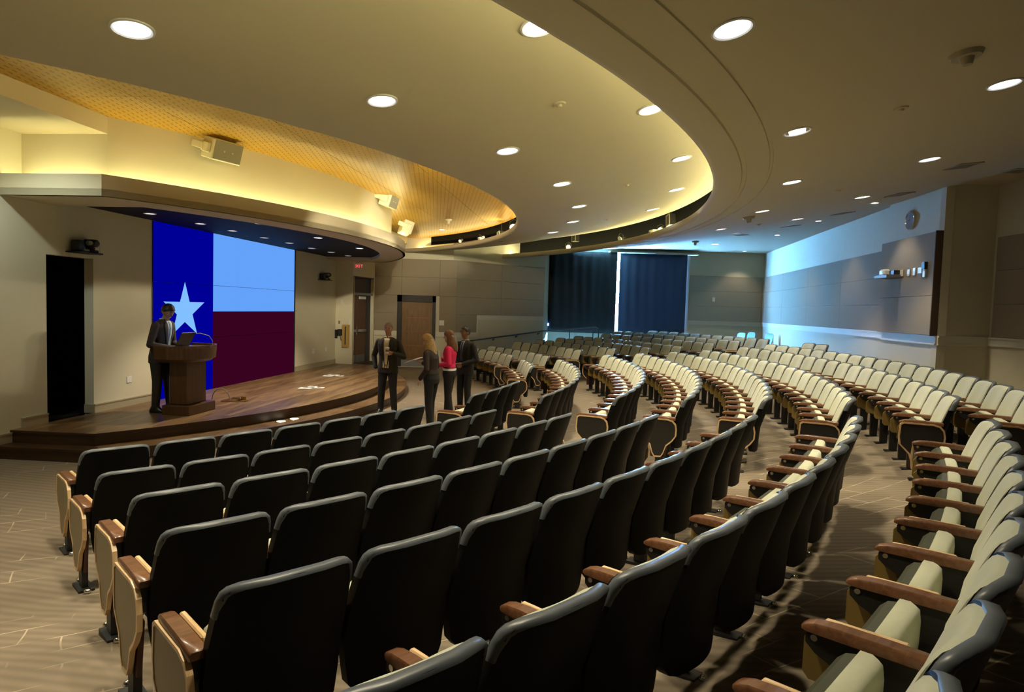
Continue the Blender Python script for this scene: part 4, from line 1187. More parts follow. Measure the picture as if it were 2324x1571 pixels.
speaker(905, 511, 9.72, 0.50, 0.30, 0.24, 0.30, 0.30, 'farthest cream loudspeaker, half hidden behind the fascia edge')

# ================================================================== CEILING FITTINGS
def ceil_disc(px, py, prof, r, m, label, cat, name, dome=0.03, z=None):
    if prof:
        p = on_rev(px, py, prof); M = slope_M(p, prof)
    else:
        p = at_z(px, py, z); M = Matrix.Translation(p)
    o = empty(name, label=label, cat=cat); o.matrix_world = M
    q = MB(); q.disc_cyl((0, 0, 0.004), (0, 0, -1), r, r * 0.85, dome * 0.6, 18); q.build('base', m, o, smooth=0.6)
    q = MB(); q.disc_cyl((0, 0, -dome * 0.5), (0, 0, -1), r * 0.45, r * 0.3, dome, 14); q.build('sensor', m, o, smooth=0.6)
    return o
ceil_disc(2193, 121, MAINP, 0.13, 'base_trim', 'large round smoke detector on the ceiling at upper right', 'detector', 'smoke_detector', 0.06)
ceil_disc(1699, 492, MAINP, 0.13, 'base_trim', 'smoke detector beyond the lip in the main ceiling', 'detector', 'smoke_detector', 0.08)
ceil_disc(1578, 547, MAINP, 0.13, 'base_trim', 'farthest smoke detector near the window ceiling', 'detector', 'smoke_detector', 0.10)
ceil_disc(1018, 498, None, 0.10, 'speaker_case', 'pale smoke detector on the gold slotted ceiling', 'detector', 'smoke_detector', 0.08, GZ)
for k, (x, y, pr) in enumerate([(1269, 236, RINGP), (1423, 418, RINGP), (1378, 497, RINGP), (2045, 245, MAINP), (1905, 430, MAINP), (1722, 508, MAINP)]):
    ceil_disc(x, y, pr, 0.075, 'ceiling_plaster', ['recessed sprinkler cap in the near part of the ceiling ring', 'recessed sprinkler cap in the middle of the ceiling ring', 'recessed sprinkler cap in the far ceiling ring', 'recessed sprinkler cap in the right of the main ceiling', 'recessed sprinkler cap before the dark vents', 'farthest sprinkler cap of the main ceiling'][k], 'sprinkler', 'sprinkler_cap', 0.02)
def vent(px, py, w, label):
    p = on_rev(px, py, MAINP); M = slope_M(p, MAINP)
    o = empty('ceiling_vent', label=label, cat='vent', group='square vents in the main ceiling'); o.matrix_world = M @ Matrix.Rotation(0.25, 4, 'Z')
    q = MB()
    for (a, b, c, d) in ((-w, w, -w, -w + 0.04), (-w, w, w - 0.04, w), (-w, -w + 0.04, -w, w), (w - 0.04, w, -w, w)): q.box((a, c, -0.008), (b, d, 0.01))
    q.build('vent_frame', 'base_trim', o)
    q = MB(); q.box((-w + 0.04, -w + 0.04, 0.0), (w - 0.04, w - 0.04, 0.006)); q.build('vent_core', 'black_metal', o)
    for k in range(5):
        y = -w + 0.04 + (k + 0.5) * (2 * w - 0.08) / 5; q = MB(); q.box((-w + 0.04, y - 0.012, -0.006), (w - 0.04, y + 0.012, 0.002)); q.build('vent_blade', 'base_trim', o)
for (x, y), l in zip([(2187, 376), (2042, 441), (1913, 484), (1795, 513), (1680, 533)], ['nearest square vent in the main ceiling, left of the pier', 'second nearest square vent in the main ceiling', 'middle square vent of the main ceiling', 'second farthest square vent of the main ceiling', 'farthest square vent of the main ceiling']): vent(x, y, 0.19, l)
vent(2310, 387, 0.17, 'square vent at the right picture edge in the ceiling')

# theatre lights and boxes standing in the ceiling gaps
def gap_pt(px, py, R, c=C):
    dd = ray(px, py); A = dd.x**2 + dd.y**2; B = -2*(dd.x*c.x + dd.y*c.y); Cc = c.dot(c) - R*R
    s = (-B + math.sqrt(max(0, B*B - 4*A*Cc))) / (2*A); return Vector((0, 0, CZ)) + dd * s
def gap_box(px, py, R, w, h, label, tilt=0.0):
    p = gap_pt(px, py, R); n = (C - Vector((p.x, p.y))).normalized(); an = math.atan2(n.y, n.x)
    o = empty('monitor_box', p, label=label, cat='monitor'); o.matrix_world = Matrix.Translation(p) @ Matrix.Rotation(an, 4, 'Z') @ Matrix.Rotation(tilt, 4, 'X')
    q = MB(); q.rbox((-0.15, -w/2, -h/2), (0, w/2, h/2), 0.01); q.build('housing', 'dark_plastic', o)
    q = MB()
    for (a, b, c, d) in ((-w/2, w/2, -h/2, -h/2 + 0.03), (-w/2, w/2, h/2 - 0.03, h/2), (-w/2, -w/2 + 0.03, -h/2, h/2), (w/2 - 0.03, w/2, -h/2, h/2)): q.box((0, a, c), (0.012, b, d))
    q.build('rim', 'speaker_case', o)
    q = MB(); q.tube([(-0.1, 0, h/2), (-0.1, 0, h/2 + 0.4)], 0.012, 6); q.build('hanger', 'black_metal', o)
gap_box(1302, 541, 15.7, 0.24, 0.22, 'hanging box with a pale rim in the left of the outer ceiling gap')
gap_box(1516, 500, 15.75, 0.24, 0.28, 'tilted box with a pale rim in the middle of the outer gap', 0.15)
gap_box(1131, 536, 12.2, 0.20, 0.26, 'upright box with a pale rim in the inner ceiling gap', 0.12)
def gap_light(px, py, R, s, label, m='chrome', yaw=0.5):
    p = gap_pt(px, py, R); n = (C - Vector((p.x, p.y))).normalized(); an = math.atan2(n.y, n.x) + yaw
    o = empty('stage_light', p, label=label, cat='light'); o.matrix_world = Matrix.Translation(p) @ Matrix.Rotation(an, 4, 'Z') @ Matrix.Rotation(0.45, 4, 'Y')
    q = MB(); q.disc_cyl((-0.14*s, 0, 0), (1, 0, 0), 0.05*s, 0.075*s, 0.22*s, 14); q.build('lamp_can', m, o, smooth=0.6)
    q = MB(); q.disc_cyl((0.08*s, 0, 0), (1, 0, 0), 0.085*s, 0.085*s, 0.02*s, 14); q.build('lens_ring', 'white_plastic', o, smooth=0.6)
    q = MB(); q.tube([(0, -0.10*s, 0), (0, -0.10*s, 0.10*s), (0, 0, 0.16*s), (0, 0.10*s, 0.10*s), (0, 0.10*s, 0)], 0.010*s, 6); q.build('yoke', 'black_metal', o, smooth=0.6)
gap_light(1168, 514, 12.32, 1.2, 'chrome stage light aimed left in the inner ceiling gap', yaw=1.0)
gap_light(1190, 503, 12.30, 0.9, 'chrome stage light at the tip of the inner ceiling gap', yaw=-0.3)
gap_light(1092, 541, 12.35, 0.8, 'small ring-shaped stage light low in the inner gap', 'white_plastic', 0.0)
gap_light(1046, 546, 12.35, 0.6, 'tiny stage light at the left end of the inner gap', 'grey_plastic', 0.4)
gap_light(1290, 559, 15.85, 0.9, 'white stage light at the left of the outer gap', 'white_plastic', 0.9)
gap_light(1411, 540, 15.85, 0.9, 'dark stage light in the middle of the outer gap', 'dark_plastic', 0.2)
gap_light(1500, 520, 15.9, 0.8, 'pale stage light beside the projector in the outer gap', 'speaker_case', 1.0)
p = gap_pt(1477, 529, 15.85); n = (C - Vector((p.x, p.y))).normalized()
o = empty('projector', p, label='boxy cream projector resting on the outer ceiling lip', cat='projector'); o.matrix_world = Matrix.Translation(p) @ Matrix.Rotation(math.atan2(n.y, n.x), 4, 'Z')
q = MB(); q.rbox((-0.3, -0.14, -0.08), (0.0, 0.14, 0.09), 0.015); q.build('housing', 'speaker_case', o)
q = MB(); q.disc_cyl((0, -0.06, 0), (1, 0, 0), 0.04, 0.035, 0.03, 12); q.build('lens', 'dark_plastic', o)
for (x, y, R), l in zip([(1520, 524, 15.85), (1583, 500, 15.9)], ['looped black cable beside the projector on the outer lip', 'looped cable near the right tip of the outer gap']):
    p = gap_pt(x, y, R); q = MB(); q.tube([p + Vector((0.14 * cos(a), 0.05 * sin(a), 0.09 * sin(a) * 1.4 - 0.03)) for a in [i * pi / 8 for i in range(-1, 10)]], 0.012, 6)
    q.build('cable', 'grey_plastic', smooth=0.8, label=l, cat='cable')

# ================================================================== ON THE STAGE
lc = empty('lectern', AB(7.13, -2.91, ST), label='dark wooden lectern with a curved tray top on the stage', cat='lectern')
lc.matrix_world = Matrix.Translation(AB(7.13, -2.91, ST)) @ Matrix(((AV.x, BV.x, 0, 0), (AV.y, BV.y, 0, 0), (0, 0, 1, 0), (0, 0, 0, 1)))
q = MB(); q.rbox((-0.15, -0.36, 0.0), (0.30, 0.36, 0.15), 0.008); q.build('plinth', 'lectern_wood', lc)
q = MB(); q.rbox((-0.10, -0.26, 0.15), (0.20, 0.26, 0.84), 0.012); q.build('column', 'lectern_wood', lc)
q = MB()
def tray(z, k): return [Vector((-0.20*k, -0.50*k, z)), Vector((0.05, -0.55*k, z)), Vector((0.26*k, -0.46*k, z)), Vector((0.38*k, -0.26*k, z)), Vector((0.42*k, 0, z)), Vector((0.38*k, 0.26*k, z)), Vector((0.26*k, 0.46*k, z)), Vector((0.05, 0.55*k, z)), Vector((-0.20*k, 0.50*k, z))]
q.loft([tray(0.82, 0.80), tray(0.86, 0.92), tray(0.87, 0.97), tray(1.035, 1.0)]); q.build('tray', 'lectern_wood', lc, smooth=0.5)
q = MB(); a = tray(1.035, 1.0); b = tray(1.035, 0.93); c = tray(1.075, 1.0); d = tray(1.075, 0.93)
for i in range(8):
    q.prism([a[i], a[i+1], b[i+1], b[i]], (0, 0, 0.04))
q.build('tray_rim', 'lectern_wood', lc)
q = MB(); q.tube([(0.28, 0.30, 1.05), (0.28, 0.30, 1.13), (0.24, 0.26, 1.21), (0.14, 0.18, 1.25), (0.04, 0.10, 1.24)], 0.006, 6); q.build('gooseneck', 'grey_plastic', lc, smooth=0.8)
q = MB(); q.sphere((0.03, 0.09, 1.238), 0.018, 8, 6); q.build('microphone', 'dark_plastic', lc, smooth=True)
lap = empty('laptop', label='open black laptop on the lectern tray', cat='laptop')
lap.matrix_world = Matrix.Translation(AB(7.10, -3.10, ST + 1.037)) @ Matrix(((AV.x, BV.x, 0, 0), (AV.y, BV.y, 0, 0), (0, 0, 1, 0), (0, 0, 0, 1)))
q = MB(); q.rbox((-0.14, -0.18, 0.0), (0.10, 0.18, 0.022), 0.005); q.build('keyboard_base', 'dark_plastic', lap)
Ml = Matrix.Translation((0.10, 0, 0.02)) @ Matrix.Rotation(math.radians(28), 4, 'Y')
q = MB(); q.rbox((-0.006, -0.18, 0.0), (0.008, 0.18, 0.25), 0.004, Ml); lid = q.build('screen_lid', 'dark_plastic', lap)
q = MB(); q.box((-0.008, -0.165, 0.015), (-0.006, 0.165, 0.235), Ml); q.build('display', 'laptop_screen', lid)

# floor pockets, their cables and the little step lights
fp = at_z(527, 911, ST + 0.002)
fb = empty('floor_box', fp, label='open floor box with a looped cable on the stage', cat='floor box')
q = MB(); q.rbox((-0.16, -0.10, 0), (0.16, 0.10, 0.02), 0.004); q.build('plate', 'brass', fb)
q = MB(); q.rbox((-0.05, 0.10, 0.0), (0.10, 0.115, 0.09), 0.004, Matrix.Rotation(-0.3, 4, 'X')); q.build('flap', 'brass', fb)
q = MB(); q.tube([(-0.16 + 0.16 * cos(a) - 0.05, 0.02, 0.02 + 0.20 * sin(a)) for a in [i * pi / 8 for i in range(9)]], 0.008, 6); q.build('cable_loop', 'grey_plastic', fb, smooth=0.8)
fb2 = empty('floor_box', at_z(549, 911, ST + 0.002), label='small open floor box right of the cable loop', cat='floor box')
q = MB(); q.rbox((-0.09, -0.07, 0), (0.09, 0.07, 0.02), 0.004); q.build('plate', 'brass', fb2)
q = MB(); q.rbox((-0.04, 0.05, 0.0), (0.05, 0.065, 0.08), 0.004); q.build('flap', 'brass', fb2)
for (x, y, w), l in zip([(745, 854, 0.12), (757, 852, 0.14), (771, 854, 0.10), (693, 882, 0.13), (710, 878, 0.09), (724, 881, 0.10)], ['left floor plate of the far trio on the stage', 'middle floor plate of the far trio on the stage', 'right floor plate of the far trio on the stage', 'left floor plate of the middle trio on the stage', 'middle floor plate of the middle trio on the stage', 'right floor plate of the middle trio on the stage']):
    o = empty('floor_plate', at_z(x, y, ST + 0.002), label=l, cat='floor plate', group='metal floor plates on the stage')
    q = MB(); q.rbox((-w, -w * 0.8, 0), (w, w * 0.8, 0.012), 0.004); q.build('cover', 'white_plastic', o)
    q = MB(); q.disc_cyl((0, 0, 0.012), (0, 0, 1), w * 0.4, w * 0.4, 0.004, 14); q.build('lid', 'steel_plate', o)
for (x, y), l in zip([(638, 957.5), (668, 951.5)], ['left step light set in the lower stage step', 'right step light set in the lower stage step']):
    o = empty('step_light', at_z(x, y, 0.169), label=l, cat='light', group='step lights in the lower step')
    q = MB(); q.disc_cyl((0, 0, 0), (0, 0, 1), 0.10, 0.09, 0.008, 18); q.build('bezel', 'brass', o)
    q = MB(); q.disc_cyl((0, 0, 0.008), (0, 0, 1), 0.07, 0.07, 0.002, 18); q.build('lens', 'step_led', o)

# ================================================================== LOOSE BLUE CHAIRS AT THE BACK
def blue_chair(p, rot, label):
    o = empty('plastic_chair', p, rot, label=label, cat='chair', group='loose blue chairs by the back wall')
    q = MB(); q.loft([[Vector((sx * w, y, z)) for sx in (-1, -0.5, 0.5, 1)] + [Vector((sx * w, y + 0.012, z)) for sx in (1, 0.5, -0.5, -1)] for w, y, z in ((0.18, 0.0, 0.46), (0.22, -0.03, 0.55), (0.235, -0.06, 0.70), (0.22, -0.09, 0.82), (0.14, -0.115, 0.87))]); q.build('backrest', 'blue_plastic', o, smooth=0.8)
    q = MB(); q.rbox((-0.21, 0.0, 0.44), (0.21, 0.42, 0.462), 0.009); q.build('seat', 'blue_plastic', o)
    for sx in (-1, 1):
        for y in (0.02, 0.38):
            q = MB(); q.tube([(sx * 0.18, y, 0.44), (sx * 0.21, y + (0.03 if y > 0.2 else -0.05), 0.0)], 0.012, 6); q.build('leg', 'chrome', o, smooth=0.8)
for (x, y), l in zip([(1679, 757), (1702, 758), (1742, 761)], ['leftmost blue plastic chair behind the last row', 'middle blue plastic chair behind the last row', 'rightmost blue plastic chair, close to the room corner']):
    p = at_y(x, y, 26.0 if x == 1702 else 24.9); blue_chair(Vector((p.x, p.y, 0.62)), 1.9, l)

# theatre spotlights in the inner gap, lighting the stage
def gap_spot(t, R, z, target, watts, ang, label, col=(1.0, 0.88, 0.62), blend=0.5):
    p = PC(R, t, z); d = (Vector(target) - p).normalized()
    o = empty('spotlight', p, label=label, cat='light', group='theatre spotlights in the ceiling gap')
    q3 = d.to_track_quat('X', 'Z'); o.matrix_world = Matrix.Translation(p) @ q3.to_matrix().to_4x4()
    q = MB(); q.disc_cyl((-0.20, 0, 0), (1, 0, 0), 0.06, 0.08, 0.22, 14); q.build('lamp_can', 'black_metal', o, smooth=0.6)
    q = MB(); q.disc_cyl((0.015, 0, 0), (1, 0, 0), 0.07, 0.07, 0.004, 14); q.build('lens', 'lamp_glow_dim', o)
    q = MB(); q.tube([(-0.08, -0.10, 0), (-0.08, -0.10, 0.10), (-0.08, 0.10, 0.10), (-0.08, 0.10, 0)], 0.01, 6); q.build('yoke', 'black_metal', o)
    l = spot('spot_beam', watts, col, ang, blend, 0.05); lo = bpy.data.objects.new('beam', l); COL.objects.link(lo); lo.parent = o
    lo.location = (0.04, 0, 0); lo.rotation_euler = Vector((1, 0, 0)).to_track_quat('-Z', 'Y').to_euler()
gap_spot(1.78, 12.28, 4.20, AB(6.2, -3.6, 0.7), W_SPOT, 27, 'spotlight in the far inner gap aimed at the lectern wall')
gap_spot(1.72, 12.28, 4.20, AB(6.2, -2.6, 0.7), W_SPOT * 0.8, 27, 'second spotlight in the far inner gap aimed at the lectern')
gap_spot(1.30, 12.28, 4.20, AB(6.6, 2.6, 0.4), W_SPOT, 34, 'middle spotlight of the inner gap aimed at the screen foot')
gap_spot(0.98, 12.28, 4.20, AB(6.6, 6.0, 1.0), W_SPOT * 1.3, 26, 'nearest spotlight of the inner gap aimed at the double door')
gap_spot(1.12, 12.28, 4.20, Vector((-2.6, 23.0, 1.9)), W_SPOT * 2.2, 46, 'spotlight of the inner gap aimed at the single oak door')
gap_spot(1.50, 12.28, 4.20, Vector((-0.6, 24.4, 1.9)), W_SPOT * 1.6, 50, 'spotlight of the inner gap aimed at the ramp wall')
gap_spot(1.86, 12.30, 4.19, PC(9.6, 1.80, GZ), W_UP, 90, 'far uplight in the inner gap washing the gold ceiling', (1.0, 0.93, 0.72))
# ================================================================== PEOPLE
def ell_ring(cx, cy, z, hd, hw, n=20, p=2.3, lean=0.0):
    out = []
    for k in range(n):
        a = 2 * pi * k / n; c, s = cos(a), sin(a)
        out.append(Vector((cx + hd * math.copysign(abs(c) ** (2 / p), c), cy + hw * math.copysign(abs(s) ** (2 / p), s), z)))
    return out
class Body:
    def __init__(s): s.mb = MB(); s.lab = []
    def _mark(s, lab):
        while len(s.lab) < len(s.mb.v): s.lab.append(lab)
    def loft(s, rings, lab):
        dense = []
        for a, b in zip(rings, rings[1:]):
            m = max(1, int((sum((q - p).length for p, q in zip(a, b)) / len(a)) / 0.03))
            for i in range(m): dense.append([p.lerp(q, i / m) for p, q in zip(a, b)])
        dense.append(rings[-1]); s.mb.loft(dense); s._mark(lab)
    def limb(s, pts, rads, lab, n=14):
        pts = [Vector(p) for p in pts]; P = []; R = []
        for i in range(len(pts) - 1):
            m = max(2, int((pts[i+1] - pts[i]).length / 0.03))
            for k in range(m): P.append(pts[i].lerp(pts[i+1], k / m)); R.append(rads[i] + (rads[i+1] - rads[i]) * k / m)
        P.append(pts[-1]); R.append(rads[-1])
        s.mb.tube(P, R, n); s._mark(lab)
        for p, r in zip(pts, rads): s.mb.sphere(p, r * 0.99, 12, 8); s._mark(lab)
    def ball(s, c, r, sc, lab, M=None): s.mb.sphere(c, r, 20, 14, sc, M); s._mark(lab)
    def hand(s, wrist, fwd, palm_n, lab, curl=0.5, side=1, scale=1.0):
        """palm, four fingers and a thumb; fwd = finger direction, palm_n = out of the palm"""
        f = Vector(fwd).normalized(); nrm = Vector(palm_n); nrm = (nrm - f * nrm.dot(f)).normalized(); w = f.cross(nrm) * side
        wrist = Vector(wrist); k = scale
        M = Matrix(((f.x, w.x, nrm.x, wrist.x), (f.y, w.y, nrm.y, wrist.y), (f.z, w.z, nrm.z, wrist.z), (0, 0, 0, 1)))
        s.mb.sphere((0.045*k, 0, 0), 0.045*k, 14, 8, (1.15, 0.95, 0.36), M); s._mark(lab)
        for i, L in enumerate((0.066, 0.075, 0.070, 0.055)):
            y = (0.030 - 0.0205 * i) * k; p = [Vector((0.080*k, y, 0))]; an = 0.0
            for j, fr in enumerate((0.45, 0.32, 0.23)):
                an += curl * (0.55 if j == 0 else 0.8)
                p.append(p[-1] + Vector((cos(an), 0, sin(an))) * L * fr * k)
            s.mb.tube([M @ q for q in p], [0.0095*k, 0.009*k, 0.0085*k, 0.0065*k], 8); s._mark(lab)
            s.mb.sphere(M @ p[-1], 0.0068*k, 8, 6); s._mark(lab)
        p = [Vector((0.015*k, 0.035*k, 0.004)), Vector((0.045*k, 0.056*k, 0.018*k)), Vector((0.072*k, 0.055*k, 0.034*k)), Vector((0.09*k, 0.046*k, 0.044*k))]
        s.mb.tube([M @ q for q in p], [0.013*k, 0.0115*k, 0.010*k, 0.007*k], 8); s._mark(lab)
    def build(s, name, parent, mats, voxel=0.011):
        me = s.mb.mesh('tmp_body', 'paper')
        o = bpy.data.objects.new('tmp_body', me); COL.objects.link(o)
        r = o.modifiers.new('r', 'REMESH'); r.mode = 'VOXEL'; r.voxel_size = voxel; r.use_smooth_shade = True
        sm = o.modifiers.new('s', 'SMOOTH'); sm.iterations = 3; sm.factor = 0.5
        dg = bpy.context.evaluated_depsgraph_get()
        out = bpy.data.meshes.new_from_object(o.evaluated_get(dg)); bpy.data.objects.remove(o)
        kd = KDTree(len(s.mb.v))
        for i, v in enumerate(s.mb.v): kd.insert(v, i)
        kd.balance()
        names = sorted(set(s.lab)); out.materials.clear()
        for nme in names: out.materials.append(mat(mats[nme]))
        idx = [names.index(s.lab[kd.find(p.center)[1]]) for p in out.polygons]
        out.polygons.foreach_set('material_index', idx)
        out.polygons.foreach_set('use_smooth', [True] * len(out.polygons))
        out.name = name
        return link(name, out, parent)
def patch(fn, nu, nv, th=0.004):
    """thin curved cloth patch from fn(u, v) -> point"""
    q = MB(); rings = [[fn(i / nu, j / nv) for i in range(nu + 1)] for j in range(nv + 1)]
    q.loft(rings, caps=False, closed=False); return q
def solid(o, th=0.004):
    m = o.modifiers.new('cloth', 'SOLIDIFY'); m.thickness = th; m.offset = 1.0; return o

def head(B, hc, H, pitch, yaw, lab, nose=True):
    """head centre hc; faces +x before yaw (about z) and pitch (down); returns the head frame"""
    M = Matrix.Translation(hc) @ Matrix.Rotation(yaw, 4, 'Z') @ Matrix.Rotation(pitch, 4, 'Y')
    B.ball((0.0, 0, 0.012), 0.098, (1.0, 0.80, 1.05), lab, M)
    B.ball((0.022, 0, -0.055), 0.070, (0.95, 0.80, 0.95), lab, M)
    B.ball((0.055, 0, -0.098), 0.026, (0.9, 1.25, 0.8), lab, M)
    B.mb.tube([M @ Vector(p) for p in ((0.088, 0, 0.018), (0.104, 0, -0.018), (0.110, 0, -0.032))], [0.009, 0.013, 0.014], 8); B._mark(lab)
    for s in (-1, 1): B.ball((-0.008, s * 0.080, -0.015), 0.030, (0.55, 0.35, 1.0), lab, M)
    for s in (-1, 1): B.ball((0.062, s * 0.042, -0.028), 0.024, (0.7, 1, 0.9), lab, M)
    return M
def face_bits(parent, M, glasses=False, brow='hair_black'):
    for s in (-1, 1):
        q = MB(); q.sphere((0.0865, s * 0.033, 0.010), 0.0105, 10, 6, (0.5, 1.2, 0.7), M); q.build('eye', 'eye_dark', parent, smooth=True)
        q = MB(); q.tube([M @ Vector(p) for p in ((0.091, s * 0.016, 0.030), (0.090, s * 0.034, 0.036), (0.080, s * 0.052, 0.030))], 0.0045, 6); q.build('eyebrow', brow, parent, smooth=True)
    q = MB(); q.sphere((0.0835, 0, -0.066), 0.018, 12, 6, (0.45, 1.35, 0.36), M); q.build('mouth', 'lip', parent, smooth=True)
    if glasses:
        for s in (-1, 1):
            q = MB(); q.tube([M @ Vector((0.100, s * 0.034 + 0.023 * cos(a), 0.010 + 0.017 * sin(a))) for a in [i * 2 * pi / 12 for i in range(13)]], 0.003, 6); q.build('spectacle_rim', 'dark_plastic', parent, smooth=True)
            q = MB(); q.tube([M @ Vector(p) for p in ((0.098, s * 0.056, 0.012), (0.04, s * 0.083, 0.012), (-0.01, s * 0.086, 0.005))], 0.003, 6); q.build('spectacle_arm', 'dark_plastic', parent, smooth=True)
def hair_cap(parent, M, m, front=0.055, drop=-0.06, vol=1.10, name='hair'):
    q = MB(); n, k = 24, 16; rings = []
    for i in range(k + 1):
        ph = pi / 2 - (pi * 0.80) * i / k
        ring = []
        for j in range(n):
            a = 2 * pi * j / n
            x, y, z = cos(ph) * cos(a), cos(ph) * sin(a), sin(ph)
            # hairline: high at the front, low behind
            lo = (front if x > 0 else drop) + (0 if abs(x) > 0.4 else 0)
            t = max(0.0, min(1.0, (x + 0.35) / 0.9)); lo = drop + (front - drop) * t * t * (3 - 2 * t)
            R = 0.098 * vol * (1 + 0.025 * sin(5 * a + 3 * ph) + 0.015 * sin(11 * a))
            pz = 0.012 + R * 1.06 * z
            f = 1.0
            if pz < lo: pz = lo; f = 0.985
            rr = math.sqrt(max(0.02, 1 - ((pz - 0.012) / (R * 1.06)) ** 2))
            h = math.hypot(x, y) or 1e-6
            ring.append(M @ Vector((R * 1.0 * rr * x / h * f if h > 1e-5 else 0, R * 0.83 * rr * y / h * f, pz)))
        rings.append(ring)
    q.loft(rings); return q.build(name, m, parent, smooth=1.2)

def man(name, loc, rot, H, mats, label, pose, jacket=True, cat='person'):
    o = empty(name, loc, rot, label=label, cat=cat)
    B = Body(); k = H / 1.78
    L = pose.get('lean', 0.0); hipx = pose.get('hipx', 0.0)
    fx = lambda z: hipx + L * max(0.0, z - 0.90 * k)              # forward lean above the hips
    tor = [(0.80, 0.128, 0.192), (0.90, 0.130, 0.188), (1.02, 0.122, 0.172), (1.12, 0.118, 0.170), (1.26, 0.126, 0.192), (1.37, 0.118, 0.205), (1.44, 0.092, 0.190), (1.475, 0.070, 0.125), (1.50, 0.058, 0.072)]
    fat = pose.get('girth', 1.0)
    B.loft([ell_ring(fx(z * k), 0, z * k, hd * k * fat, hw * k * fat, p=2.5) for z, hd, hw in tor], 'coat' if jacket else 'top')
    # neck and head
    hx = fx(1.62 * k) + pose.get('headx', 0.02)
    hc = Vector((hx, 0, (1.665 + pose.get('headz', 0)) * k))
    B.limb([(fx(1.47 * k), 0, 1.46 * k), (hx - 0.012, 0, hc.z - 0.075)], [0.060 * k, 0.056 * k], 'skin')
    M = head(B, hc, H, pose.get('pitch', 0), pose.get('yaw', 0), 'skin')
    # legs
    for s in (-1, 1):
        hip = Vector((hipx, s * 0.092 * k, 0.88 * k)); foot = Vector(pose['feet'][0 if s < 0 else 1])
        knee = hip.lerp(Vector((foot.x, foot.y, 0.09)), 0.48) + Vector((0.025, 0, 0))
        B.limb([hip, knee, (foot.x, foot.y, 0.10)], [0.098 * k * fat, 0.074 * k, 0.060 * k], 'legs')
        B.loft([ell_ring(foot.x - 0.06, foot.y, 0.001, 0.05, 0.042), ell_ring(foot.x + 0.03, foot.y, 0.0, 0.135, 0.046), ell_ring(foot.x + 0.03, foot.y, 0.035, 0.132, 0.045), ell_ring(foot.x + 0.0, foot.y, 0.075, 0.085, 0.042), ell_ring(foot.x - 0.005, foot.y, 0.11, 0.055, 0.045)], 'shoe')
    # arms
    for s, key in ((-1, 'right'), (1, 'left')):
        el, wr = Vector(pose[key][0]) * k, Vector(pose[key][1]) * k
        sh = Vector((fx(1.40 * k), s * 0.195 * k, 1.405 * k))
        B.limb([sh, el, wr], [0.064 * k, 0.054 * k, 0.041 * k], 'coat' if jacket else 'top')
        if len(pose[key]) > 2:
            fwd, pn, curl = pose[key][2:5]
            B.limb([wr, wr + Vector(fwd).normalized() * 0.03], [0.030 * k, 0.028 * k], 'skin')
            B.hand(wr + Vector(fwd).normalized() * 0.02, fwd, pn, 'skin', curl, s * pose.get('thumb', 1))
    B.build('body', o, mats, 0.0095)
    # open jacket front: shirt, lapels, tie
    if jacket:
        v = pose.get('open', 0.055)
        zt, zb = 1.475 * k, pose.get('open_to', 0.98) * k
        def tor_x(z, y):
            for (z0, d0, w0), (z1, d1, w1) in zip(tor, tor[1:]):
                if z0 * k <= z <= z1 * k:
                    t = (z - z0 * k) / ((z1 - z0) * k); hd = (d0 + (d1 - d0) * t) * k * fat; hw = (w0 + (w1 - w0) * t) * k * fat
                    return fx(z) + hd * (max(0.0, 1 - (abs(y) / hw) ** 2.5)) ** (1 / 2.5)
            return fx(z) + 0.06 * k
        def sh_fn(u, w_):
            z = zb + (zt - zb) * w_; half = (v * (0.35 + 0.65 * w_) + 0.012) if pose.get('vneck', True) else v
            y = (u - 0.5) * 2 * half; return Vector((tor_x(z, y) + 0.006, y, z))
        solid(patch(sh_fn, 6, 16).build('shirt_front', mats['shirt'], o, smooth=1.2))
        if mats.get('tie'):
            def tie_fn(u, w_):
                z = zb + (zt - 0.01 - zb) * w_; half = 0.016 + 0.016 * (1 - w_) if w_ < 0.93 else 0.022
                y = (u - 0.5) * 2 * half; return Vector((tor_x(z, y) + 0.013, y, z))
            solid(patch(tie_fn, 4, 14).build('tie', mats['tie'], o, smooth=1.2))
        for s in (-1, 1):
            def lap_fn(u, w_):
                z = zb + (zt - zb) * w_; y0 = v * (0.35 + 0.65 * w_); wid = 0.012 + 0.065 * sin(min(1.0, w_ * 1.12) * pi * 0.5) ** 2 * (1 if w_ < 0.82 else (1 - w_) / 0.18 * 0.8 + 0.2)
                y = s * (y0 + wid * u); return Vector((tor_x(z, y) + 0.010, y, z))
            solid(patch(lap_fn, 3, 14).build('lapel', mats['coat'], o, smooth=1.2))
            q = MB(); zc = 1.50 * k
            q.loft([[Vector((fx(zc) + r * cos(a), s * r * sin(a), z)) for a in [0.15 + i * (pi - 0.15) / 8 for i in range(9)]] for r, z in ((0.066 * k, zc - 0.035), (0.063 * k, zc + 0.015))], caps=False, closed=False)
            solid(q.build('collar', mats['shirt'], o, smooth=1.2))
    return o, M, B

def place(o): return o
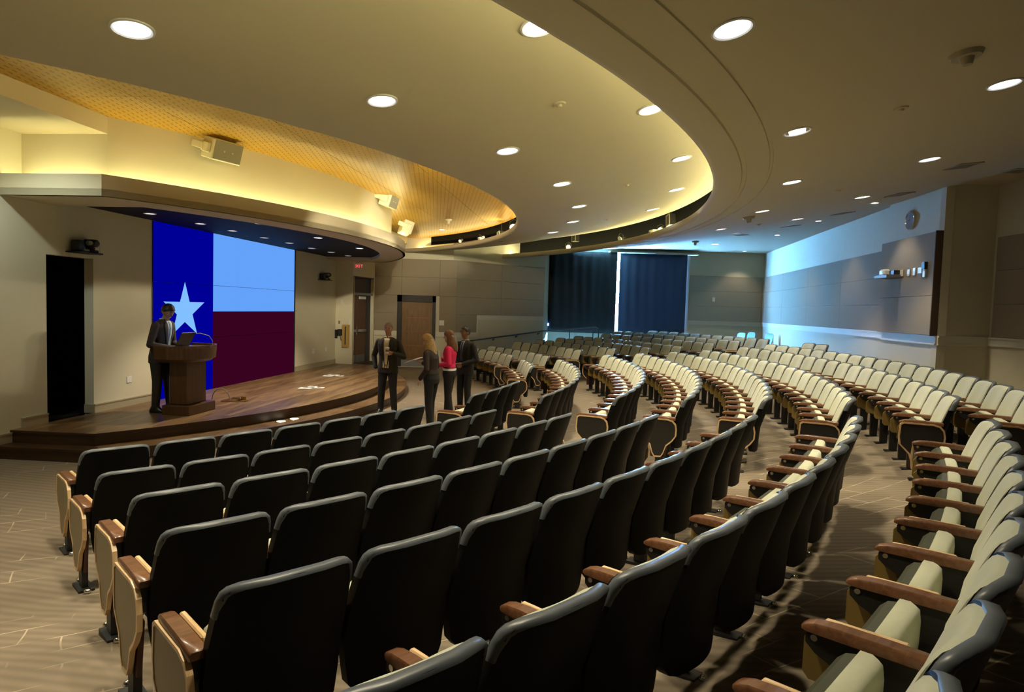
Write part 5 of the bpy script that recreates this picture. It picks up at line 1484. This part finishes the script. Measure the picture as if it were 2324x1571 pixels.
# --- man at the lectern, side on, typing
lx, ly = AB(6.77, -3.02).x, AB(6.77, -3.02).y
o, M, B = man('person', Vector((lx, ly, ST)), -0.10, 1.74, dict(coat='suit_brown', skin='skin_brown', legs='trouser_brown', shoe='leather_black', shirt='shirt_blue', tie='tie_grey'),
    'man in brown suit and tie typing at the lectern', dict(lean=0.13, headx=0.045, headz=-0.035, pitch=0.50, yaw=-0.15, feet=[(0.0, -0.10, 0), (0.10, 0.12, 0)],
    right=[(0.02, -0.27, 1.10), (0.27, -0.14, 1.055), (1, 0.35, 0.02), (0, 0, -1), 0.45], left=[(0.06, 0.27, 1.10), (0.30, 0.10, 1.055), (1, -0.2, 0.02), (0, 0, -1), 0.45], thumb=-1, open=0.06, open_to=1.0))
hair_cap(o, M, 'hair_black', 0.056, -0.06, 1.10); face_bits(o, M)
# --- man facing the viewer with a paper cup
pcm = Vector((-2.42, 12.95, 0))
o, M, B = man('person', pcm, math.radians(-98), 1.78, dict(coat='suit_charcoal', skin='skin_tan', legs='trouser_black', shoe='leather_black', shirt='shirt_cream'),
    'grey-haired man in dark jacket and cream shirt holding a paper cup', dict(girth=1.06, headx=0.02, yaw=0.05, feet=[(0.02, -0.13, 0), (0.05, 0.16, 0)], vneck=False, open=0.058, open_to=0.90,
    right=[(-0.07, -0.315, 1.12), (0.03, -0.245, 0.905)], left=[(0.02, 0.325, 1.12), (0.20, 0.155, 1.195), (0.75, -0.75, 0.25), (-0.35, -0.35, 0.2), 1.0]))
hair_cap(o, M, 'hair_grey', 0.068, -0.05, 1.035); face_bits(o, M, brow='hair_grey')
q = MB(); q.rbox((0.105, -0.022, 0.935), (0.150, 0.022, 0.972), 0.006); q.build('belt_buckle', 'brass', o)
R3 = Matrix.Rotation(math.radians(-98), 4, 'Z')
cup_p = pcm + (R3 @ Vector((0.268, 0.070, 1.195)))
cup = empty('paper_cup', cup_p, label='white paper cup with a brown sleeve in the man\'s hand', cat='cup')
q = MB(); q.disc_cyl((0, 0, 0), (0, 0, 1), 0.029, 0.039, 0.11, 18); q.build('cup_body', 'paper', cup, smooth=0.6)
q = MB(); q.disc_cyl((0, 0, 0.035), (0, 0, 1), 0.0335, 0.0378, 0.045, 18); q.build('sleeve', 'tan_laminate', cup, smooth=0.6)
q = MB(); q.disc_cyl((0, 0, 0.108), (0, 0, 1), 0.042, 0.040, 0.014, 18); q.build('lid', 'white_plastic', cup, smooth=0.6)
# --- man in the black suit
pbs = Vector((-0.93, 13.35, 0))
o, M, B = man('person', pbs, math.radians(-128), 1.74, dict(coat='suit_black', skin='skin_brown', legs='trouser_black', shoe='leather_black', shirt='shirt_blue', tie='tie_dark'),
    'man in black suit and spectacles standing with folded hands', dict(headx=0.02, yaw=-0.35, feet=[(0.02, -0.10, 0), (0.02, 0.11, 0)], open=0.045, open_to=1.08,
    right=[(-0.03, -0.29, 1.10), (0.17, -0.10, 1.00), (0.3, 1, -0.2), (-1, 0, 0), 0.7], left=[(-0.02, 0.29, 1.10), (0.18, 0.09, 1.02), (0.3, -1, -0.2), (-1, 0, 0), 0.7]))
hair_cap(o, M, 'hair_black', 0.060, -0.055, 1.06); face_bits(o, M, glasses=True)

def woman(loc, rot, H, mats, label, pose):
    o = empty('person', loc, rot, label=label, cat='person')
    B = Body(); k = H / 1.68
    L = pose.get('lean', 0.0); fx = lambda z: L * max(0.0, z - 0.90 * k)
    tor = [(0.80, 0.120, 0.175), (0.88, 0.128, 0.182), (0.97, 0.112, 0.160), (1.05, 0.095, 0.138), (1.15, 0.105, 0.145), (1.24, 0.122, 0.160), (1.32, 0.100, 0.172), (1.37, 0.078, 0.160), (1.40, 0.055, 0.10), (1.42, 0.048, 0.058)]
    hem = pose.get('hem', 0.93)
    lower = [(z, a, b) for z, a, b in tor if z <= 0.97]; 
    B.loft([ell_ring(fx(z * k), 0, z * k, a * k, b * k, p=2.2) for z, a, b in tor if z <= 0.98], 'legs')
    B.loft([ell_ring(fx(z * k), 0, z * k, (a + 0.008) * k, (b + 0.008) * k, p=2.2) for z, a, b in tor if z >= 0.96 or z >= hem], 'top')
    hx = fx(1.53 * k) + pose.get('headx', 0.02); hc = Vector((hx, 0, (1.565 + pose.get('headz', 0)) * k))
    B.limb([(fx(1.40 * k), 0, 1.38 * k), (hx - 0.015, 0, hc.z - 0.07)], [0.050 * k, 0.047 * k], 'skin')
    M = head(B, hc, H, pose.get('pitch', 0), pose.get('yaw', 0), 'skin')
    for s in (-1, 1):
        hip = Vector((0, s * 0.088 * k, 0.84 * k)); foot = Vector(pose['feet'][0 if s < 0 else 1])
        knee = hip.lerp(Vector((foot.x, foot.y, 0.09)), 0.48) + Vector((0.02, 0, 0)); fl = pose.get('flare', 0.060)
        B.limb([hip, knee, (foot.x, foot.y, 0.08)], [0.096 * k, 0.068 * k, fl * k], 'legs')
        B.loft([ell_ring(foot.x + 0.02, foot.y, 0.0, 0.11, 0.038), ell_ring(foot.x + 0.02, foot.y, 0.03, 0.105, 0.036), ell_ring(foot.x - 0.01, foot.y, 0.08, 0.06, 0.036)], 'shoe')
    for s, key in ((-1, 'right'), (1, 'left')):
        el, wr = Vector(pose[key][0]) * k, Vector(pose[key][1]) * k; sh = Vector((fx(1.34 * k), s * 0.165 * k, 1.335 * k))
        B.limb([sh, el, wr], [0.056 * k, 0.050 * k, 0.040 * k], 'top')
        if len(pose[key]) > 2:
            fwd, pn, curl = pose[key][2:5]
            B.limb([wr, wr + Vector(fwd).normalized() * 0.03], [0.026 * k, 0.024 * k], 'skin')
            B.hand(wr + Vector(fwd).normalized() * 0.02, fwd, pn, 'skin', curl, s, 0.92)
    B.build('body', o, mats, 0.0095)
    return o, M
def long_hair(o, M, m, length, back=0.10, wide=0.098, parts=10, wave=0.010):
    """hair falling from the crown over the back and sides"""
    hair_cap(o, M, m, 0.050, -0.07, 1.13)
    q = MB(); rings = []; n = 22
    hc = M.translation
    F = M.to_3x3() @ Vector((1, 0, 0)); F.z = 0; F.normalize(); Lf = Vector((-F.y, F.x, 0))
    for j in range(parts + 1):
        v = j / parts; z = hc.z + 0.03 - length * v
        dn = 0.085 + 0.035 * sin(v * pi * 0.8) ; w = wide * (1 + 0.22 * sin(v * pi * 0.75)) * (1.0 if v < 0.85 else 1.0 - (v - 0.85) * 2.2)
        c = hc - F * (0.020 + 0.045 * v)
        ring = []
        for i in range(n + 1):
            a = math.radians(62) + math.radians(236) * i / n
            ring.append(Vector((c.x, c.y, 0)) + F * (dn * cos(a)) + Lf * (w * sin(a)) + Vector((0, 0, z + wave * sin(7 * a + 9 * v))))
        for i in range(n, -1, -1):
            a = math.radians(62) + math.radians(236) * i / n
            ring.append(Vector((c.x, c.y, 0)) + F * ((dn - 0.03) * cos(a)) + Lf * ((w - 0.028) * sin(a)) + Vector((0, 0, z + wave * sin(7 * a + 9 * v))))
        rings.append(ring)
    q.loft(rings); q.build('hair_length', m, o, smooth=1.2)
# --- blonde woman, back to the viewer, reading a sheet
pbl = Vector((-1.38, 11.45, 0))
rbl = math.radians(160)
o, M = woman(pbl, rbl, 1.66, dict(top='blouse_brown', skin='skin_light', legs='trouser_black', shoe='leather_black'),
    'blonde woman in dark brown top seen from behind reading a paper', dict(lean=0.06, headx=0.05, headz=-0.02, pitch=0.50, yaw=0.15, feet=[(0.05, -0.09, 0), (-0.03, 0.08, 0)],
    right=[(0.02, -0.24, 1.08), (0.25, -0.16, 1.13), (1, 0.1, 0.1), (0, 0, 1), 0.6], left=[(-0.03, 0.25, 1.06), (0.10, 0.23, 0.90), (0.55, -0.2, -0.8), (-0.6, -0.6, -0.2), 0.5]))
long_hair(o, M, 'hair_blonde', 0.36); face_bits(o, M, brow='hair_brown')
Rm = Matrix.Rotation(rbl, 4, 'Z'); pp = pbl + (Rm @ Vector((0.40, -0.10, 1.155)))
q = MB()
def sheet(u, v): return Vector((0.15 * (u - 0.5) * 2, 0.11 * (v - 0.5) * 2, 0.02 * sin(u * 3) + 0.015 * v))
q = patch(sheet, 8, 6); o = q.build('paper_sheet', 'paper', smooth=1.2, label='white paper sheet in the blonde woman\'s hand', cat='paper'); solid(o, 0.0015)
o.matrix_world = Matrix.Translation(pp) @ Matrix.Rotation(rbl - 0.25, 4, 'Z') @ Matrix.Rotation(0.30, 4, 'Y') @ Matrix.Rotation(-0.25, 4, 'X')
# --- woman in the pink sweater holding a pad
ppk = Vector((-1.17, 12.5, 0)); rpk = math.radians(172)
o, M = woman(ppk, rpk, 1.68, dict(top='sweater_pink', skin='skin_light', legs='trouser_black', shoe='leather_black'),
    'brown-haired woman in a bright pink sweater holding a pad', dict(headx=0.02, pitch=0.05, yaw=-0.10, hem=0.93, flare=0.085, feet=[(0.03, -0.09, 0), (-0.04, 0.09, 0)],
    right=[(0.0, -0.24, 1.08), (0.20, -0.10, 1.12), (0.6, 0.6, 0.2), (-1, 0, 0), 0.5], left=[(-0.05, 0.25, 1.06), (0.16, 0.17, 1.03), (1, -0.35, 0.15), (0, -1, 0.2), 0.6]))
long_hair(o, M, 'hair_brown', 0.30, wide=0.094); face_bits(o, M, brow='hair_brown')
q = MB(); q.loft([ell_ring(0, 0, z, 0.125, 0.176, p=2.2) for z in (0.93, 0.97)]); q.build('shirt_hem', 'paper', o, smooth=1.0)
Rm = Matrix.Rotation(rpk, 4, 'Z'); pd = ppk + (Rm @ Vector((0.215, 0.13, 1.00)))
pad = empty('writing_pad', pd, label='cream writing pad held against the pink sweater', cat='pad')
pad.matrix_world = Matrix.Translation(pd) @ Matrix.Rotation(rpk, 4, 'Z') @ Matrix.Rotation(0.12, 4, 'Y')
q = MB(); q.rbox((-0.10, -0.008, 0.0), (0.10, 0.008, 0.29), 0.006); q.build('cover', 'shirt_cream', pad)
q = MB(); q.rbox((-0.095, 0.0082, 0.005), (0.095, 0.010, 0.285), 0.0008); q.build('page', 'paper', pad)
